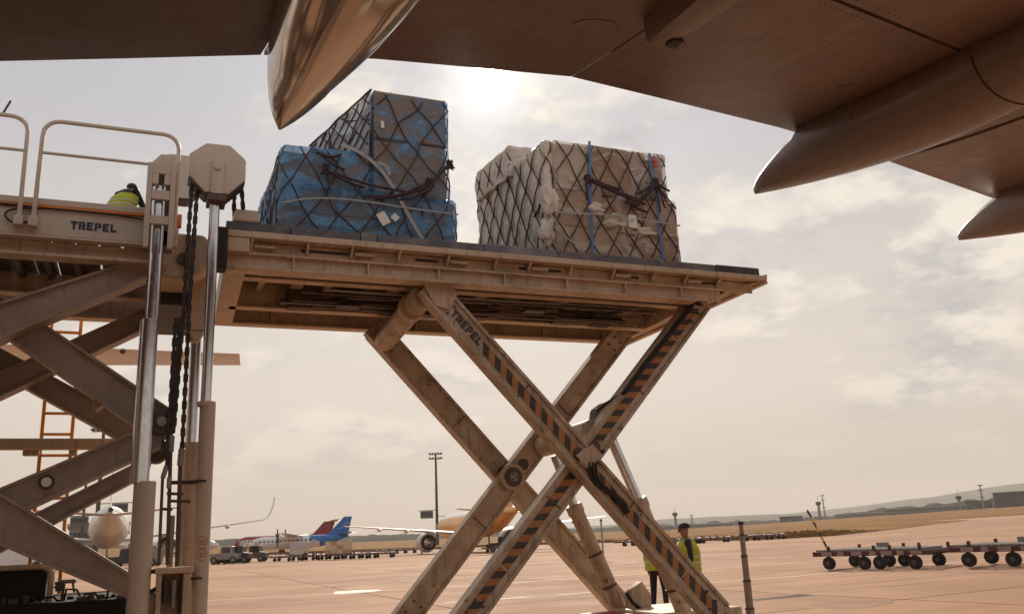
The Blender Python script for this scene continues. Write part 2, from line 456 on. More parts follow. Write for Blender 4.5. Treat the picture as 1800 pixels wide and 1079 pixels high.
    def build(s, name, mats, parent=None, bevel=0.0, smooth=35, off=None):
        me = bpy.data.meshes.new(name)
        o_ = Vector(off) if off is not None else (OFF.get(parent.name, Vector()) if parent else Vector())
        me.from_pydata([tuple(v - o_) for v in s.v], [], s.f)
        for m in (mats if isinstance(mats, (list, tuple)) else [mats]):
            me.materials.append(M[m])
        for i, p in enumerate(me.polygons):
            p.material_index = s.m[i]
        bm = bmesh.new(); bm.from_mesh(me)
        bmesh.ops.recalc_face_normals(bm, faces=bm.faces)
        if bevel:
            ed = [e for e in bm.edges if len(e.link_faces) == 2 and e.calc_face_angle(0) > 0.6]
            bmesh.ops.bevel(bm, geom=ed, offset=bevel, segments=1, affect='EDGES', clamp_overlap=True)
        bm.to_mesh(me); bm.free()
        if smooth:
            me.polygons.foreach_set('use_smooth', [True] * len(me.polygons))
            me.set_sharp_from_angle(angle=R_(smooth))
        o = bpy.data.objects.new(name, me); COL.objects.link(o)
        if parent:
            o.parent = parent
            OFF[o.name] = o_
        elif off is not None:
            o.location = o_
        return o


def smooth_path(pts, n=6):
    P_ = [Vector(p) for p in pts]; out = []
    for i in range(len(P_) - 1):
        p0, p1, p2, p3 = P_[max(i - 1, 0)], P_[i], P_[i + 1], P_[min(i + 2, len(P_) - 1)]
        for k in range(n):
            t = k / n
            out.append(.5 * ((2 * p1) + (-p0 + p2) * t + (2 * p0 - 5 * p1 + 4 * p2 - p3) * t * t + (-p0 + 3 * p1 - 3 * p2 + p3) * t ** 3))
    out.append(P_[-1]); return out


spath = smooth_path


def tag(o, label, cat, group=None):
    o['label'] = label; o['category'] = cat
    if group: o['group'] = group
    return o


def structure(o, label=None):
    o['kind'] = 'structure'
    if label: o['label'] = label
    return o


def thing(name, label, cat, loc=(0, 0, 0), group=None, rz=0.0, local=False):
    o = bpy.data.objects.new(name, None); COL.objects.link(o)
    o.empty_display_size = 0.2
    o.location = loc; o.rotation_euler = (0, 0, rz)
    OFF[o.name] = Vector((0, 0, 0)) if local else Vector(loc)
    tag(o, label, cat, group)
    return o


def copy_tree(o, parent=None):
    c = o.copy(); COL.objects.link(c); c.parent = parent
    if parent: c.matrix_parent_inverse = o.matrix_parent_inverse
    for ch in list(o.children):
        copy_tree(ch, c)
    return c


def n3(x, y, z):
    return noise.noise(Vector((x, y, z)))


# ------------------------------------------------------------------ ground
def ground_sheet():
    mb = MB()
    rings = [0, 4, 8, 12, 16, 20, 25, 32, 40, 52, 66, 84, 108, 140, 180, 230, 300, 400, 550, 800, 1200, 2000, 3500, 6000, 9000]
    nseg = 96
    vs, fs = [], []
    for r in rings:
        for k in range(nseg):
            a = 2 * math.pi * k / nseg
            x, y = r * math.sin(a), r * math.cos(a)
            vs.append((x, y, g(x, y) - 0.03))
    for i in range(len(rings) - 1):
        for k in range(nseg):
            k2 = (k + 1) % nseg
            fs.append((i * nseg + k, (i + 1) * nseg + k, (i + 1) * nseg + k2, i * nseg + k2))
    mb.add(vs, fs)
    return structure(mb.build('ground', 'asphalt'))


ground = ground_sheet()
# concrete apron: slabs with sealed joints
SL = 7.5
X0, X1, Y0, Y1 = -30.0, 75.0, -22.5, 105.0


def sheet(name, m, x0, x1, y0, y1, lift, step=7.5, parent=None):
    mb = MB(); nx, ny = int((x1 - x0) / step) , int((y1 - y0) / step)
    vs = [(x0 + i * step, y0 + j * step, g(x0 + i * step, y0 + j * step) + lift) for j in range(ny + 1) for i in range(nx + 1)]
    fs = [(j * (nx + 1) + i, j * (nx + 1) + i + 1, (j + 1) * (nx + 1) + i + 1, (j + 1) * (nx + 1) + i) for j in range(ny) for i in range(nx)]
    mb.add(vs, fs)
    return mb.build(name, m, parent)


apron = structure(sheet('apron', 'sealant', X0, X1, Y0, Y1, -0.018, SL))
for i in range(14):
    for j in range(17):
        a, b = X0 + i * SL, Y0 + j * SL
        gp = 0.03
        q = [(a + gp, b + gp), (a + SL - gp, b + gp), (a + SL - gp, b + SL - gp), (a + gp, b + SL - gp)]
        mb = MB()
        mb.add([(x, y, g(x, y) - 0.03) for x, y in q] + [(x, y, g(x, y)) for x, y in q], MB.BF)
        mb.build('slab', 'concrete', apron, smooth=0)
# far apron beyond the slabs
mb = MB()
pts_far = [0, 20, 40, 60, 80, 100, 120, 150, 190, 240, 300]
vs, fs = [], []
cols = [-25 + 5 * k for k in range(0, 28)]
for d in [104, 125, 150, 180, 220]:
    for c in cols:
        ang = R_(c)
        x, y = d * math.sin(ang), d * math.cos(ang)
        vs.append((x, y, g(x, y) - 0.024))
nc = len(cols)
for i in range(4):
    for k in range(nc - 1):
        fs.append((i * nc + k, i * nc + k + 1, (i + 1) * nc + k + 1, (i + 1) * nc + k))
mb.add(vs, fs)
structure(mb.build('far_apron', 'concrete'))


def strip(name, m, pts, w, lift=0.006):
    """painted line along ground points"""
    mb = MB(); P = [Vector(p) for p in pts]; vs = []
    fine_ = []
    for a, b in zip(P, P[1:]):
        n = max(1, int((b - a).length / 3))
        fine_ += [a.lerp(b, k / n) for k in range(n)]
    fine_.append(P[-1])
    for i, p in enumerate(fine_):
        d = fine_[min(i + 1, len(fine_) - 1)] - fine_[max(i - 1, 0)]
        d.z = 0; d.normalize(); s = Vector((-d.y, d.x, 0)) * w / 2
        for q in (p - s, p + s):
            vs.append((q.x, q.y, g(q.x, q.y) + lift))
    mb.add(vs, [(2 * i, 2 * i + 2, 2 * i + 3, 2 * i + 1) for i in range(len(fine_) - 1)])
    o = mb.build(name, m, smooth=0)
    return structure(o)


strip('painted_line', 'line', [(-5, 33.0, 0), (60, 33.0, 0)], 0.16)
strip('painted_line', 'line', [(-5, 41.0, 0), (75, 40.0, 0)], 0.14)
strip('painted_line', 'line', [(8, 24.6, 0), (70, 24.2, 0)], 0.15)
strip('painted_line', 'line', [(10, 56.0, 0), (75, 55.0, 0)], 0.16)
strip('painted_line', 'line', [(-10, 72.0, 0), (75, 74.0, 0)], 0.2)
for k in range(4):
    strip('painted_dash', 'line', [(13 + k * 4.2, 47.0, 0), (14.6 + k * 4.2, 47.0, 0)], 0.2)
# pale round patch on the apron
mb = MB(); pc = at(616, 1036, Z=0.1); pc.z = g(pc.x, pc.y)
for rr, m_ in ((1.15, 0),):
    vs = [(pc.x + rr * math.cos(a * math.pi / 14), pc.y + rr * 0.95 * math.sin(a * math.pi / 14), pc.z + 0.007) for a in range(28)]
    mb.add(vs, [tuple(range(28))])
structure(mb.build('pale_apron_patch', 'line', smooth=0))
mb = MB()
for k in range(26):                         # drain grating
    c = at(1318 + k * 4, 1049 - k * 0.35, Z=0.1); z = g(c.x, c.y) + 0.008
    mb.box(c.x - 0.018, c.x + 0.018, c.y - 0.25, c.y + 0.25, z - 0.004, z)
structure(mb.build('drain_grating', 'sealant', smooth=0))

for k in range(11):                         # old tyre marks
    rk = random.Random(40 + k)
    p0 = gd(rk.uniform(380, 1800), rk.uniform(22, 70)); a = rk.uniform(-.35, .35); ln = rk.uniform(8, 26); cv = rk.uniform(-.02, .02)
    for o_ in (0, 1.7):
        pts_ = []
        for q in range(12):
            t = q / 11 * ln
            an = a + cv * t
            pts_.append((p0.x + t * math.cos(a + cv * t * .5) - o_ * math.sin(a), p0.y + t * math.sin(a + cv * t * .5) + o_ * math.cos(a), 0))
        strip('tyre_mark', 'tyre', pts_, .17, .005)
for k in range(14):                         # oil stains
    rk = random.Random(80 + k)
    c = gd(rk.uniform(380, 1750), rk.uniform(19, 60)); r0 = rk.uniform(.25, .9)
    vs_ = []
    for q in range(24):
        an = q * math.pi / 12; rr = r0 * (1 + .5 * n3(math.cos(an) * 1.5 + k, math.sin(an) * 1.5, 0))
        x_, y_ = c.x + 1.5 * rr * math.cos(an), c.y + rr * math.sin(an)
        vs_.append((x_, y_, g(x_, y_) + .0065))
    structure(MB().add(vs_, [tuple(range(24))]).build('oil_stain', 'tyre', None, 0, 0))

# dry grass fields: near edges given as (photo column, distance)
def field(name, near, far):
    mb = MB(); n = len(near); vs = []
    for (p, d), (p2, d2) in zip(near, far):
        for t in (0, 0.12, 0.3, 0.6, 1.0):
            dd_ = d + (d2 - d) * t; q = gd(p + (p2 - p) * t, dd_, 0.03 + 0.006 * max(0, dd_ - d))
            vs.append(q)
    fs = [(i * 5 + k, (i + 1) * 5 + k, (i + 1) * 5 + k + 1, i * 5 + k + 1) for i in range(n - 1) for k in range(4)]
    mb.add(vs, fs)
    return structure(mb.build(name, 'soil'))


NEAR = [(-400, 260), (0, 250), (300, 240), (640, 225), (760, 210), (900, 215), (1000, 200), (1100, 170), (1200, 140), (1300, 118), (1400, 112), (1470, 116), (1560, 140), (1640, 180), (1700, 215)]
FAR = [(-400, 900), (0, 900), (300, 900), (640, 900), (760, 900), (900, 900), (1000, 800), (1100, 700), (1200, 420), (1300, 320), (1400, 250), (1470, 235), (1560, 225), (1640, 225), (1700, 222)]
field('grass_field', NEAR, FAR)
field('grass_field', [(1180, 470), (1300, 380), (1400, 330), (1500, 300), (1600, 290), (1700, 280), (1800, 270), (2000, 265), (2300, 260)],
      [(1180, 900), (1300, 900), (1400, 900), (1500, 900), (1600, 900), (1700, 900), (1800, 900), (2000, 900), (2300, 900)])


def tall_grass():
    mb = MB(); rnd = random.Random(3)
    def span(lst, px):
        for (a, d), (b, e) in zip(lst, lst[1:]):
            if a <= px <= b: return d + (e - d) * (px - a) / (b - a)
        return None
    for k in range(7500):
        px = rnd.uniform(360, 1560)
        d = span(NEAR, px)
        d = d + 0.5 + abs(rnd.gauss(0, 1)) * (22 if px > 1000 else 8)
        c = gd(px, d)
        if px > 1000:
            h = rnd.uniform(0.12, 0.62) * (1 + 0.8 * n3(c.x * 0.05, c.y * 0.05, 3))
        else:
            h = rnd.uniform(0.2, 0.6)
        h *= max(.12, min(1, (1575 - px) / 160))
        w = rnd.uniform(0.10, 0.35)
        a = rnd.uniform(0, math.pi)
        for q in range(2):
            aa = a + q * 1.5
            dx, dy = math.cos(aa) * w, math.sin(aa) * w
            lx, ly = rnd.uniform(-.2, .2), rnd.uniform(-.2, .2)
            mb.add([(c.x - dx, c.y - dy, c.z), (c.x + dx, c.y + dy, c.z), (c.x + dx * .6 + lx, c.y + dy * .6 + ly, c.z + h), (c.x + lx * .5, c.y + ly * .5, c.z + h * .45), (c.x - dx * .8 + lx, c.y - dy * .8 + ly, c.z + h * rnd.uniform(.6, .95))], [(0, 1, 2, 3), (0, 3, 4)])
    o = mb.build('dry_grass', 'grass', smooth=0)
    o['kind'] = 'stuff'; o['label'] = 'tall dry orange grass along the apron edge'; o['category'] = 'grass'


tall_grass()


def ridge(name, m, prof, d, depth, seed, rough, kind='structure', lumps=0.0, step=6):
    """rounded ridge of land or wood: prof = (photo column, height in m)"""
    rows = 7; cols_ = []
    px = prof[0][0]
    while px <= prof[-1][0]:
        for (a, h), (b, h2) in zip(prof, prof[1:]):
            if a <= px <= b:
                t = (px - a) / (b - a); t = t * t * (3 - 2 * t)
                hh = h + (h2 - h) * t; break
        cols_.append((px, hh)); px += step
    mb = MB(); vs = []
    for px, h in cols_:
        for r in range(rows):
            t = r / (rows - 1)
            pr = math.sin(math.pi * min(1, t * 1.0)) ** 0.7 if 0 < t < 1 else 0
            dist = d + depth * (t - 0.2)
            q = gd(px, dist)
            nz = n3(q.x * seed, q.y * seed, 1.3) * rough + (n3(q.x * seed * 9, q.y * seed * 9, 7.7)) * lumps
            vs.append((q.x, q.y, q.z - 0.5 + pr * max(0.5, h + nz)))
    nr = rows
    fs = [(i * nr + r, (i + 1) * nr + r, (i + 1) * nr + r + 1, i * nr + r + 1) for i in range(len(cols_) - 1) for r in range(nr - 1)]
    mb.add(vs, fs)
    o = mb.build(name, m, smooth=60)
    o['kind'] = kind
    return o


# far blue hills (right) and wooded belts (left and middle)
ridge('hills', 'hill', [(1100, 5), (1200, 40), (1300, 66), (1467, 86), (1600, 106), (1800, 134), (2100, 150), (2400, 120)], 5200, 2200, 0.0006, 25, lumps=6)
ridge('hills', 'hill', [(200, 20), (400, 26), (620, 24), (760, 32), (900, 30), (1050, 45), (1200, 60), (1350, 55), (1500, 20)], 4200, 1200, 0.001, 8, lumps=4)
o = ridge('wood_belt', 'wood', [(-300, 9), (200, 12), (420, 13), (640, 12), (760, 11), (900, 11), (1050, 11), (1180, 9)], 1050, 160, 0.01, 2.5, 'stuff', 1.8, step=2)
o['label'] = 'far dark wood along the horizon behind the turboprops'; o['category'] = 'wood'
o = ridge('wood_belt', 'wood', [(1150, 7), (1300, 8), (1450, 9), (1560, 11), (1700, 13), (1800, 14), (2100, 14)], 1000, 120, 0.01, 3, 'stuff', 4.0, step=2)
o['label'] = 'far dark trees behind the terminal buildings on the right'; o['category'] = 'wood'

# ------------------------------------------------------------------ cargo loader
LD = thing('cargo_loader', 'cream scissor lift cargo loader with raised platform holding two netted pallets', 'cargo loader', (4.0, 12.0, 0))
DZ = 5.5                                     # main deck height
NY, FY = 10.62, 13.72                        # near and far long edges of the main platform
PXL, PXR = 0.80, 8.80


def P(name, mb, m, parent=LD, bevel=0.006, smooth=35):
    return mb.build(name, m, parent, bevel, smooth)


# deck
plat = P('platform_deck', MB().slab([(PXL + .03, NY + .14), (PXR - .05, NY + .14), (PXR - .02, NY + .5), (7.98, FY - .1), (PXL + .1, FY - .1)], DZ - 0.10, DZ), 'dark')
xs = [PXL - .02, 1.55, 2.44, 2.66, 4.15, 5.25, 6.9, 7.9, 8.72]
for a, b in zip(xs, xs[1:]):                 # worn guide rail pieces along the near edge
    P('guide_rail', MB().box(a, b - .012, NY + .01, NY + .13, DZ - .07, DZ + .045 + random.uniform(-.008, .012)), 'rail', plat)
P('edge_lip', MB().prism([(PXL - .01, DZ - .155), (PXR, DZ - .155), (PXR + .02, DZ - .075), (PXL - .01, DZ - .075)], NY - .02, NY + .15), 'paint', plat)
P('skirt', MB().box(PXL + .05, PXR - .15, NY + .16, NY + .185, DZ - .32, DZ - .158), 'paint', plat, 0)
for k in range(12):                          # gusset brackets below the lip
    x = PXL + .35 + k * .62 + random.uniform(-.08, .08)
    m_ = MB(); m_.add([(x, NY + .0, DZ - .157), (x + .03, NY + .0, DZ - .157), (x + .03, NY + .158, DZ - .157), (x, NY + .158, DZ - .157),
                       (x, NY + .14, DZ - .30), (x + .03, NY + .14, DZ - .30), (x + .03, NY + .158, DZ - .30), (x, NY + .158, DZ - .30)], MB.BF)
    P('gusset', m_, 'paint', plat, 0)
    if k % 2 == 0:
        P('bracket_plate', MB().box(x + .05, x + .30, NY + .06, NY + .157, DZ - .25, DZ - .222), 'paint', plat, 0.004)
for k in range(5):                           # dark slots in the skirt
    x = PXL + .9 + k * 1.5
    P('slot', MB().box(x, x + random.uniform(.3, .7), NY + .150, NY + .163, DZ - .235, DZ - .20), 'dark', plat, 0)
# near main beam, I section with stiffeners
bm_ = P('main_beam', MB().box(PXL + .08, 8.05, NY + .17, NY + .21, DZ - .49, DZ - .30), 'paint', LD)
P('flange', MB().box(PXL + .08, 8.05, NY + .10, NY + .30, DZ - .335, DZ - .305), 'paint', bm_)
P('flange', MB().box(PXL + .08, 7.6, NY + .10, NY + .36, DZ - .52, DZ - .49), 'paint', bm_)
for k in range(7):
    x = 1.6 + k * .95
    P('stiffener', MB().box(x, x + .02, NY + .11, NY + .168, DZ - .488, DZ - .337), 'paint', bm_, 0)
# inner longitudinals
b2 = P('inner_beam', MB().box(PXL + .2, 7.7, 11.46, 11.50, DZ - .40, DZ - .10).box(PXL + .2, 7.7, 11.40, 11.57, DZ - .43, DZ - .40), 'paint')
b3 = P('inner_beam', MB().box(PXL + .2, 7.75, 12.60, 12.64, DZ - .50, DZ - .10).box(PXL + .2, 7.75, 12.52, 12.70, DZ - .53, DZ - .50), 'paint')
b4 = P('far_beam', MB().box(PXL + .05, 7.95, FY - .14, FY - .10, DZ - .50, DZ - .06).box(PXL + .05, 7.95, FY - .22, FY - .02, DZ - .535, DZ - .50).box(PXL + .05, 7.98, FY - .12, FY + .02, DZ - .16, DZ - .05), 'paint')
for k in range(6):
    x = 1.7 + k * 1.15
    P('stiffener', MB().box(x, x + .025, FY - .21, FY - .142, DZ - .498, DZ - .12), 'paint', b4, 0)
# end beams
P('end_beam', MB().slab([(PXL - .01, NY + .16), (PXL + .24, NY + .16), (PXL + .34, FY - .05), (PXL + .08, FY - .05)], DZ - .53, DZ - .12), 'paint')
P('end_plate', MB().slab([(PXL - .03, NY), (PXL + .26, NY), (PXL + .26, NY + .16), (PXL - .03, NY + .16)], DZ - .34, DZ - .157), 'paint')
P('end_beam', MB().slab([(7.72, NY + .60), (7.92, NY + .60), (7.98, FY - .1), (7.86, FY - .1)], DZ - .50, DZ - .12), 'paint')
# sloping nose on the right-hand end
def plate(name, pts, th, m='paint', parent=LD):
    a, b, c = (Vector(p) for p in pts[:3]); n_ = (b - a).cross(c - a).normalized() * th
    k = len(pts)
    mb = MB().add([Vector(p) for p in pts] + [Vector(p) + n_ for p in pts], [tuple(range(k)), tuple(range(2 * k - 1, k - 1, -1))] + [(i, i + k, (i + 1) % k + k, (i + 1) % k) for i in range(k)])
    return P(name, mb, m, parent, .003)


NA, NB = Vector((PXR + .02, NY + .02, DZ - .16)), Vector((8.0, FY - .02, DZ - .52))
plate('nose_plate', [NA, NB, NB + Vector((.0, 0, .46)), NA + Vector((.02, 0, .12))], .03)
plate('nose_underside', [NA + Vector((-.05, .0, .0)), NB + Vector((-.04, 0, .01)), (7.88, FY - .1, DZ - .505), (8.02, NY + .62, DZ - .42), (8.30, NY + .18, DZ - .26)], .02)
P('nose_edge', MB().bar(NA + Vector((0, 0, -.01)), NB + Vector((0, 0, -.015)), .10, .03), 'paint', LD, .004)
for k in range(4):
    a = NA.lerp(NB, .12 + .2 * k); b = Vector((8.25 - .09 * k, a.y + .12, a.z - .03))
    P('nose_rib', MB().bar(a + Vector((-.06, 0, -.02)), b + Vector((0, 0, -.035)), .035, .06), 'paint', LD, .003)
# cross beams above the longitudinals
for k in range(16):
    x = PXL + .55 + k * .46
    wide = .16 if k % 3 == 1 else .09
    P('cross_beam', MB().box(x, x + wide, NY + .22, FY - .15, DZ - .27, DZ - .102), 'paint' if k % 3 == 1 or k < 3 else 'grime', LD, 0.004)
# hydraulic pipes, drive units and hoses under the deck
rnd = random.Random(11)
for k in range(9):
    y = 11.62 + k * .1
    z = DZ - .42 - rnd.uniform(0, .10)
    pts = [(1.5 + rnd.uniform(0, 1.2), y, z)]
    while pts[-1][0] < 7.2:
        x = pts[-1][0] + rnd.uniform(.4, 1.4)
        pts.append((min(x, 7.4), pts[-1][1], z))
        if rnd.random() < .6:
            s_ = rnd.choice((-.09, .09))
            pts.append((min(x + .1, 7.5), min(12.5, max(11.6, pts[-1][1] + s_)), z - rnd.uniform(0, .02)))
    P('hydraulic_pipe', MB().tube(pts, rnd.choice((.011, .014, .018)), 6), 'grime' if k % 2 else 'galv', LD, 0)
for k in range(8):
    x, y = 1.7 + k * .72 + rnd.uniform(-.1, .1), rnd.choice((11.75, 12.1, 12.35))
    mb = MB().box(x, x + .34, y, y + .2, DZ - .54, DZ - .275)
    mb.cyl((x + .34, y + .1, DZ - .45), (x + .56, y + .1, DZ - .45), .07, n=12).cyl((x - .1, y + .1, DZ - .45), (x, y + .1, DZ - .45), .05, n=10)
    P('drive_motor', mb, 'dark' if k % 2 else 'grime', LD, .006)
for k in range(10):
    x, y = 1.4 + rnd.uniform(0, 5.6), 11.6 + rnd.uniform(0, .9)
    ln, sg = rnd.uniform(.4, .9), rnd.uniform(.05, .16)
    P('hose', MB().tube([(x + ln * t / 8, y + .1 * math.sin(t), DZ - .40 - sg * math.sin(math.pi * t / 8)) for t in range(9)], .014, 6), 'rubber', LD, 0)
for k in range(6):
    x = 2.0 + k * 1.0
    P('roller', MB().cyl((x, 12.75, DZ - .22), (x, 13.5, DZ - .22), .055, n=12), 'galv', LD, 0)
    P('roller', MB().cyl((x + .3, 10.95, DZ - .20), (x + .3, 11.38, DZ - .20), .05, n=12), 'galv', LD, 0)
# pipes along near recess
P('hydraulic_pipe', MB().tube([(1.2, 11.2, DZ - .30), (2.6, 11.22, DZ - .31), (2.7, 11.3, DZ - .31), (5.2, 11.3, DZ - .30), (5.3, 11.2, DZ - .33), (7.4, 11.2, DZ - .33)], .018, 6), 'grime', LD, 0)


# scissor arms -------------------------------------------------------
def arm(name, p0, p1, y0, y1, h0, h1=None, m='paint_arm', lip=.035, stripes=None, knuckle=0.0):
    """box section arm with lips, in a plane of constant Y; p = (x, z)"""
    h1 = h0 if h1 is None else h1
    a, b = Vector((p0[0], 0, p0[1])), Vector((p1[0], 0, p1[1]))
    d = (b - a).normalized(); u = Vector((-d.z, 0, d.x))
    if u.z < 0: u = -u

    def q(t, s, y):                          # t along 0..1, s across -.5...5
        h = h0 + (h1 - h0) * t
        p = a.lerp(b, t) + u * (s * h)
        return (p.x, y, p.z)
    mb = MB()
    mb.add([q(0, -.5, y0 + .03), q(1, -.5, y0 + .03), q(1, -.5, y1), q(0, -.5, y1), q(0, .5, y0 + .03), q(1, .5, y0 + .03), q(1, .5, y1), q(0, .5, y1)], MB.BF)
    o = P(name, mb, m, LD, .008)
    f0 = lip / h0
    for s in (-.5, .5):
        e = s + (f0 if s < 0 else -f0)
        mb = MB()
        lo_, hi_ = min(s, e), max(s, e)
        eps = .012 * (1 if s > 0 else -1)
        if s > 0: hi_ += eps / h0
        else: lo_ += eps / h0
        mb.add([q(.01, lo_, y0), q(.99, lo_, y0), q(.99, lo_, y1 + .015), q(.01, lo_, y1 + .015), q(.01, hi_, y0), q(.99, hi_, y0), q(.99, hi_, y1 + .015), q(.01, hi_, y1 + .015)], MB.BF)
        P('flange', mb, m, o, .004)
    L_ = (b - a).length
    for t in (.045, .075, .93, .96):
        for sx in (-.2, .2):
            c = q(t, sx, y0 + .03)
            P('bolt', MB().cyl((c[0], y0 + .008, c[2]), (c[0], y0 + .03, c[2]), .02, n=6), 'grime', o, 0)
    cg = q(.5, 0, y0)
    P('grease_plate', MB().cyl((cg[0], y0 + .02, cg[2]), (cg[0], y0 + .03, cg[2]), .09, n=20), 'grime', o, 0)
    for k in range(5):                       # weld seams
        t = .14 + k * .18 + random.uniform(-.02, .02)
        mb = MB(); w = .009 / L_
        mb.add([q(t - w, -.44, y0 + .022), q(t + w, -.44, y0 + .022), q(t + w, -.44, y0 + .03), q(t - w, -.44, y0 + .03), q(t - w, .44, y0 + .022), q(t + w, .44, y0 + .022), q(t + w, .44, y0 + .03), q(t - w, .44, y0 + .03)], MB.BF)
        P('weld_seam', mb, 'grime' if k % 2 else m, o, 0)
    if stripes:
        t0, t1, lean, sz, band = stripes
        n = int((t1 - t0) * L_ / sz); mo, mk = MB(), MB()
        for k in range(n):
            ta, tb = t0 + k * sz / L_, t0 + (k + 1) * sz / L_
            sh = lean / L_
            f = [q(ta, band[0], y0 + .026), q(tb, band[0], y0 + .026), q(tb + sh, band[1], y0 + .026), q(ta + sh, band[1], y0 + .026)]
            bk = [(x, y + .003, z) for x, y, z in f]
            (mo if k % 2 else mk).add(f + bk, [(0, 1, 2, 3), (7, 6, 5, 4), (0, 4, 5, 1), (1, 5, 6, 2), (2, 6, 7, 3), (3, 7, 4, 0)])
        P('orange_stripes', mo, 'hazard_o', o, 0); P('black_stripes', mk, 'hazard_k', o, 0)
    return o, q


def XZ(px, py, Y):
    v = at(px, py, Y=Y); return (v.x, v.z)


armA, qA = arm('scissor_arm', XZ(752, 500, 10.9), XZ(1272, 1085, 10.9), 10.86, 11.07, .33, .36, stripes=(.192, .99, -.12, .12, (-.24, .16)))
armB, qB = arm('scissor_arm', XZ(1237, 525, 11.12), XZ(805, 1110, 11.12), 11.09, 11.30, .33, .34, stripes=(.03, .97, .12, .12, (-.14, .24)))
armC, qC = arm('scissor_arm', XZ(655, 573, 13.25), XZ(1105, 1078, 13.25), 13.19, 13.40, .33)
armD, qD = arm('scissor_arm', XZ(1100, 578, 13.0), XZ(700, 1105, 13.0), 12.96, 13.17, .35, .34)
# knuckle plates at arm tops and the hinge bosses
kx, kz = XZ(752, 500, 10.9)
P('hinge_plate', MB().prism([(kx - .16, kz + .16), (kx + .26, kz + .20), (kx + .40, kz - .14), (kx + .27, kz - .34), (kx + .08, kz - .30)], 10.855, 10.885), 'paint', armA, .004)
P('pivot_tube', MB().cyl(at(742, 520, Y=11.08), at(676, 600, Y=13.18), .165, n=24), 'paint_arm', LD, .01)
P('tube_collar', MB().cyl(at(726, 538, Y=11.45), at(722, 543, Y=11.6), .195, n=24), 'paint_arm', LD, .01)
c0, c1 = at(950, 786, Y=12.96), at(1052, 752, Y=11.32)
P('pivot_tube', MB().cyl((5.92, 12.94, 3.06), (5.98, 11.32, 3.10), .17, n=24), 'paint_arm', LD, .01)
bx = at(901, 838, Y=12.93)
mb = MB().cyl((bx.x, 12.90, bx.z), (bx.x, 12.955, bx.z), .21, n=28)
boss = P('pivot_boss', mb, 'paint_arm', LD, .01)
P('pin', MB().cyl((bx.x, 12.885, bx.z), (bx.x, 12.899, bx.z), .15, n=24), 'grime', boss, .01)
P('pin_cap', MB().cyl((bx.x, 12.86, bx.z), (bx.x, 12.884, bx.z), .075, n=16), 'galv', boss, .01)
for k in range(3):
    an = k * 2.1
    P('bolt', MB().cyl((bx.x + .045 * math.cos(an), 12.845, bx.z + .045 * math.sin(an)), (bx.x + .045 * math.cos(an), 12.859, bx.z + .045 * math.sin(an)), .014, n=6), 'dark', boss, 0)
nx_, nz_ = XZ(1030, 805, 10.9)
P('pivot_boss', MB().cyl((nx_, 10.84, nz_), (nx_, 10.86, nz_), .14, n=20), 'paint_arm', LD, .006)
# dirty knuckle and hose bundle behind the crossing
mb = MB()
k0 = at(1050, 722, Y=11.6)
mb.prism([(k0.x - .12, k0.z - .30), (k0.x + .12, k0.z - .46), (k0.x + .42, k0.z + .02), (k0.x + .34, k0.z + .14), (k0.x + .1, k0.z + .12), (k0.x - .06, k0.z + .02)], 11.34, 11.75)
P('cylinder_yoke', mb, 'grime', LD, .03)
for k in range(3):
    o_ = k * .028
    P('hose', MB().tube([at(1048 + k * 3, 722, Y=11.5), at(1062 + k * 3, 710, Y=11.3), at(1095 + k * 3, 690, Y=11.07), at(1130 + k * 4, 640, Y=11.06), at(1170 + k * 4, 590, Y=11.06), at(1205 + k * 4, 545, Y=11.06), at(1215 + k * 4, 528, Y=11.1), at(1228 + 3 * k, 536, Y=11.1)], .015, 6), 'rubber', LD, 0)
for k in range(3):
    P('hose', MB().tube(spath([at(1052 + k * 5, 792, Y=11.0), at(1036 + k * 6, 812, Y=10.84), at(1044 + k * 5, 846, Y=10.84), at(1078 + k * 4, 872, Y=10.84), at(1098 + k * 4, 900, Y=10.84)]), .019, 6), 'rubber', LD, 0)
P('hose_plate', MB().prism([XZ(1012, 800, 10.83), XZ(1042, 780, 10.83), XZ(1060, 800, 10.83), XZ(1034, 824, 10.83)], 10.825, 10.845), 'paint', LD, .004)
P('pull_wire', MB().tube([at(1212, 560, Y=11.0), at(1219, 572, Y=11.0), at(1150, 668, Y=11.0)], .006, 5), 'dark', LD, 0)
# lift cylinders
for (pt, pm, pb, Y_) in (((1062, 742), (1122, 880), (1206, 1085), 11.5), ((975, 800), (1009, 890), (1092, 1075), 12.85)):
    a, b, c = at(*pt, Y=Y_), at(*pm, Y=Y_), at(*pb, Y=Y_)
    dv = (c - a).normalized()
    cy_ = P('lift_cylinder', MB().cyl(b, c, .118, n=24), 'paint_arm', LD, .01)
    P('rod', MB().cyl(a, b + dv * .05, .075, n=24), 'chrome', cy_, 0)
    P('gland', MB().cyl(b - dv * .03, b + dv * .12, .136, n=24), 'paint_arm', cy_, .01)
    for t in (.45, .75):
        e = b.lerp(c, t)
        P('clamp_band', MB().cyl(e - dv * .02, e + dv * .02, .127, n=24), 'grime', cy_, 0)
foot = at(1092, 1045, Y=12.85)
P('cylinder_clevis', MB().prism([(foot.x - .06, .30), (foot.x + .36, .30), (foot.x + .36, .72), (foot.x + .22, .92), (foot.x + .02, .80)], 12.55, 12.72), 'paint', LD, .01)
P('hose', MB().tube([at(1100, 1040, Y=12.4), at(1112, 1058, Y=12.4), at(1124, 1068, Y=12.4), at(1130, 1085, Y=12.4)], .03, 8), 'rubber', LD, 0)

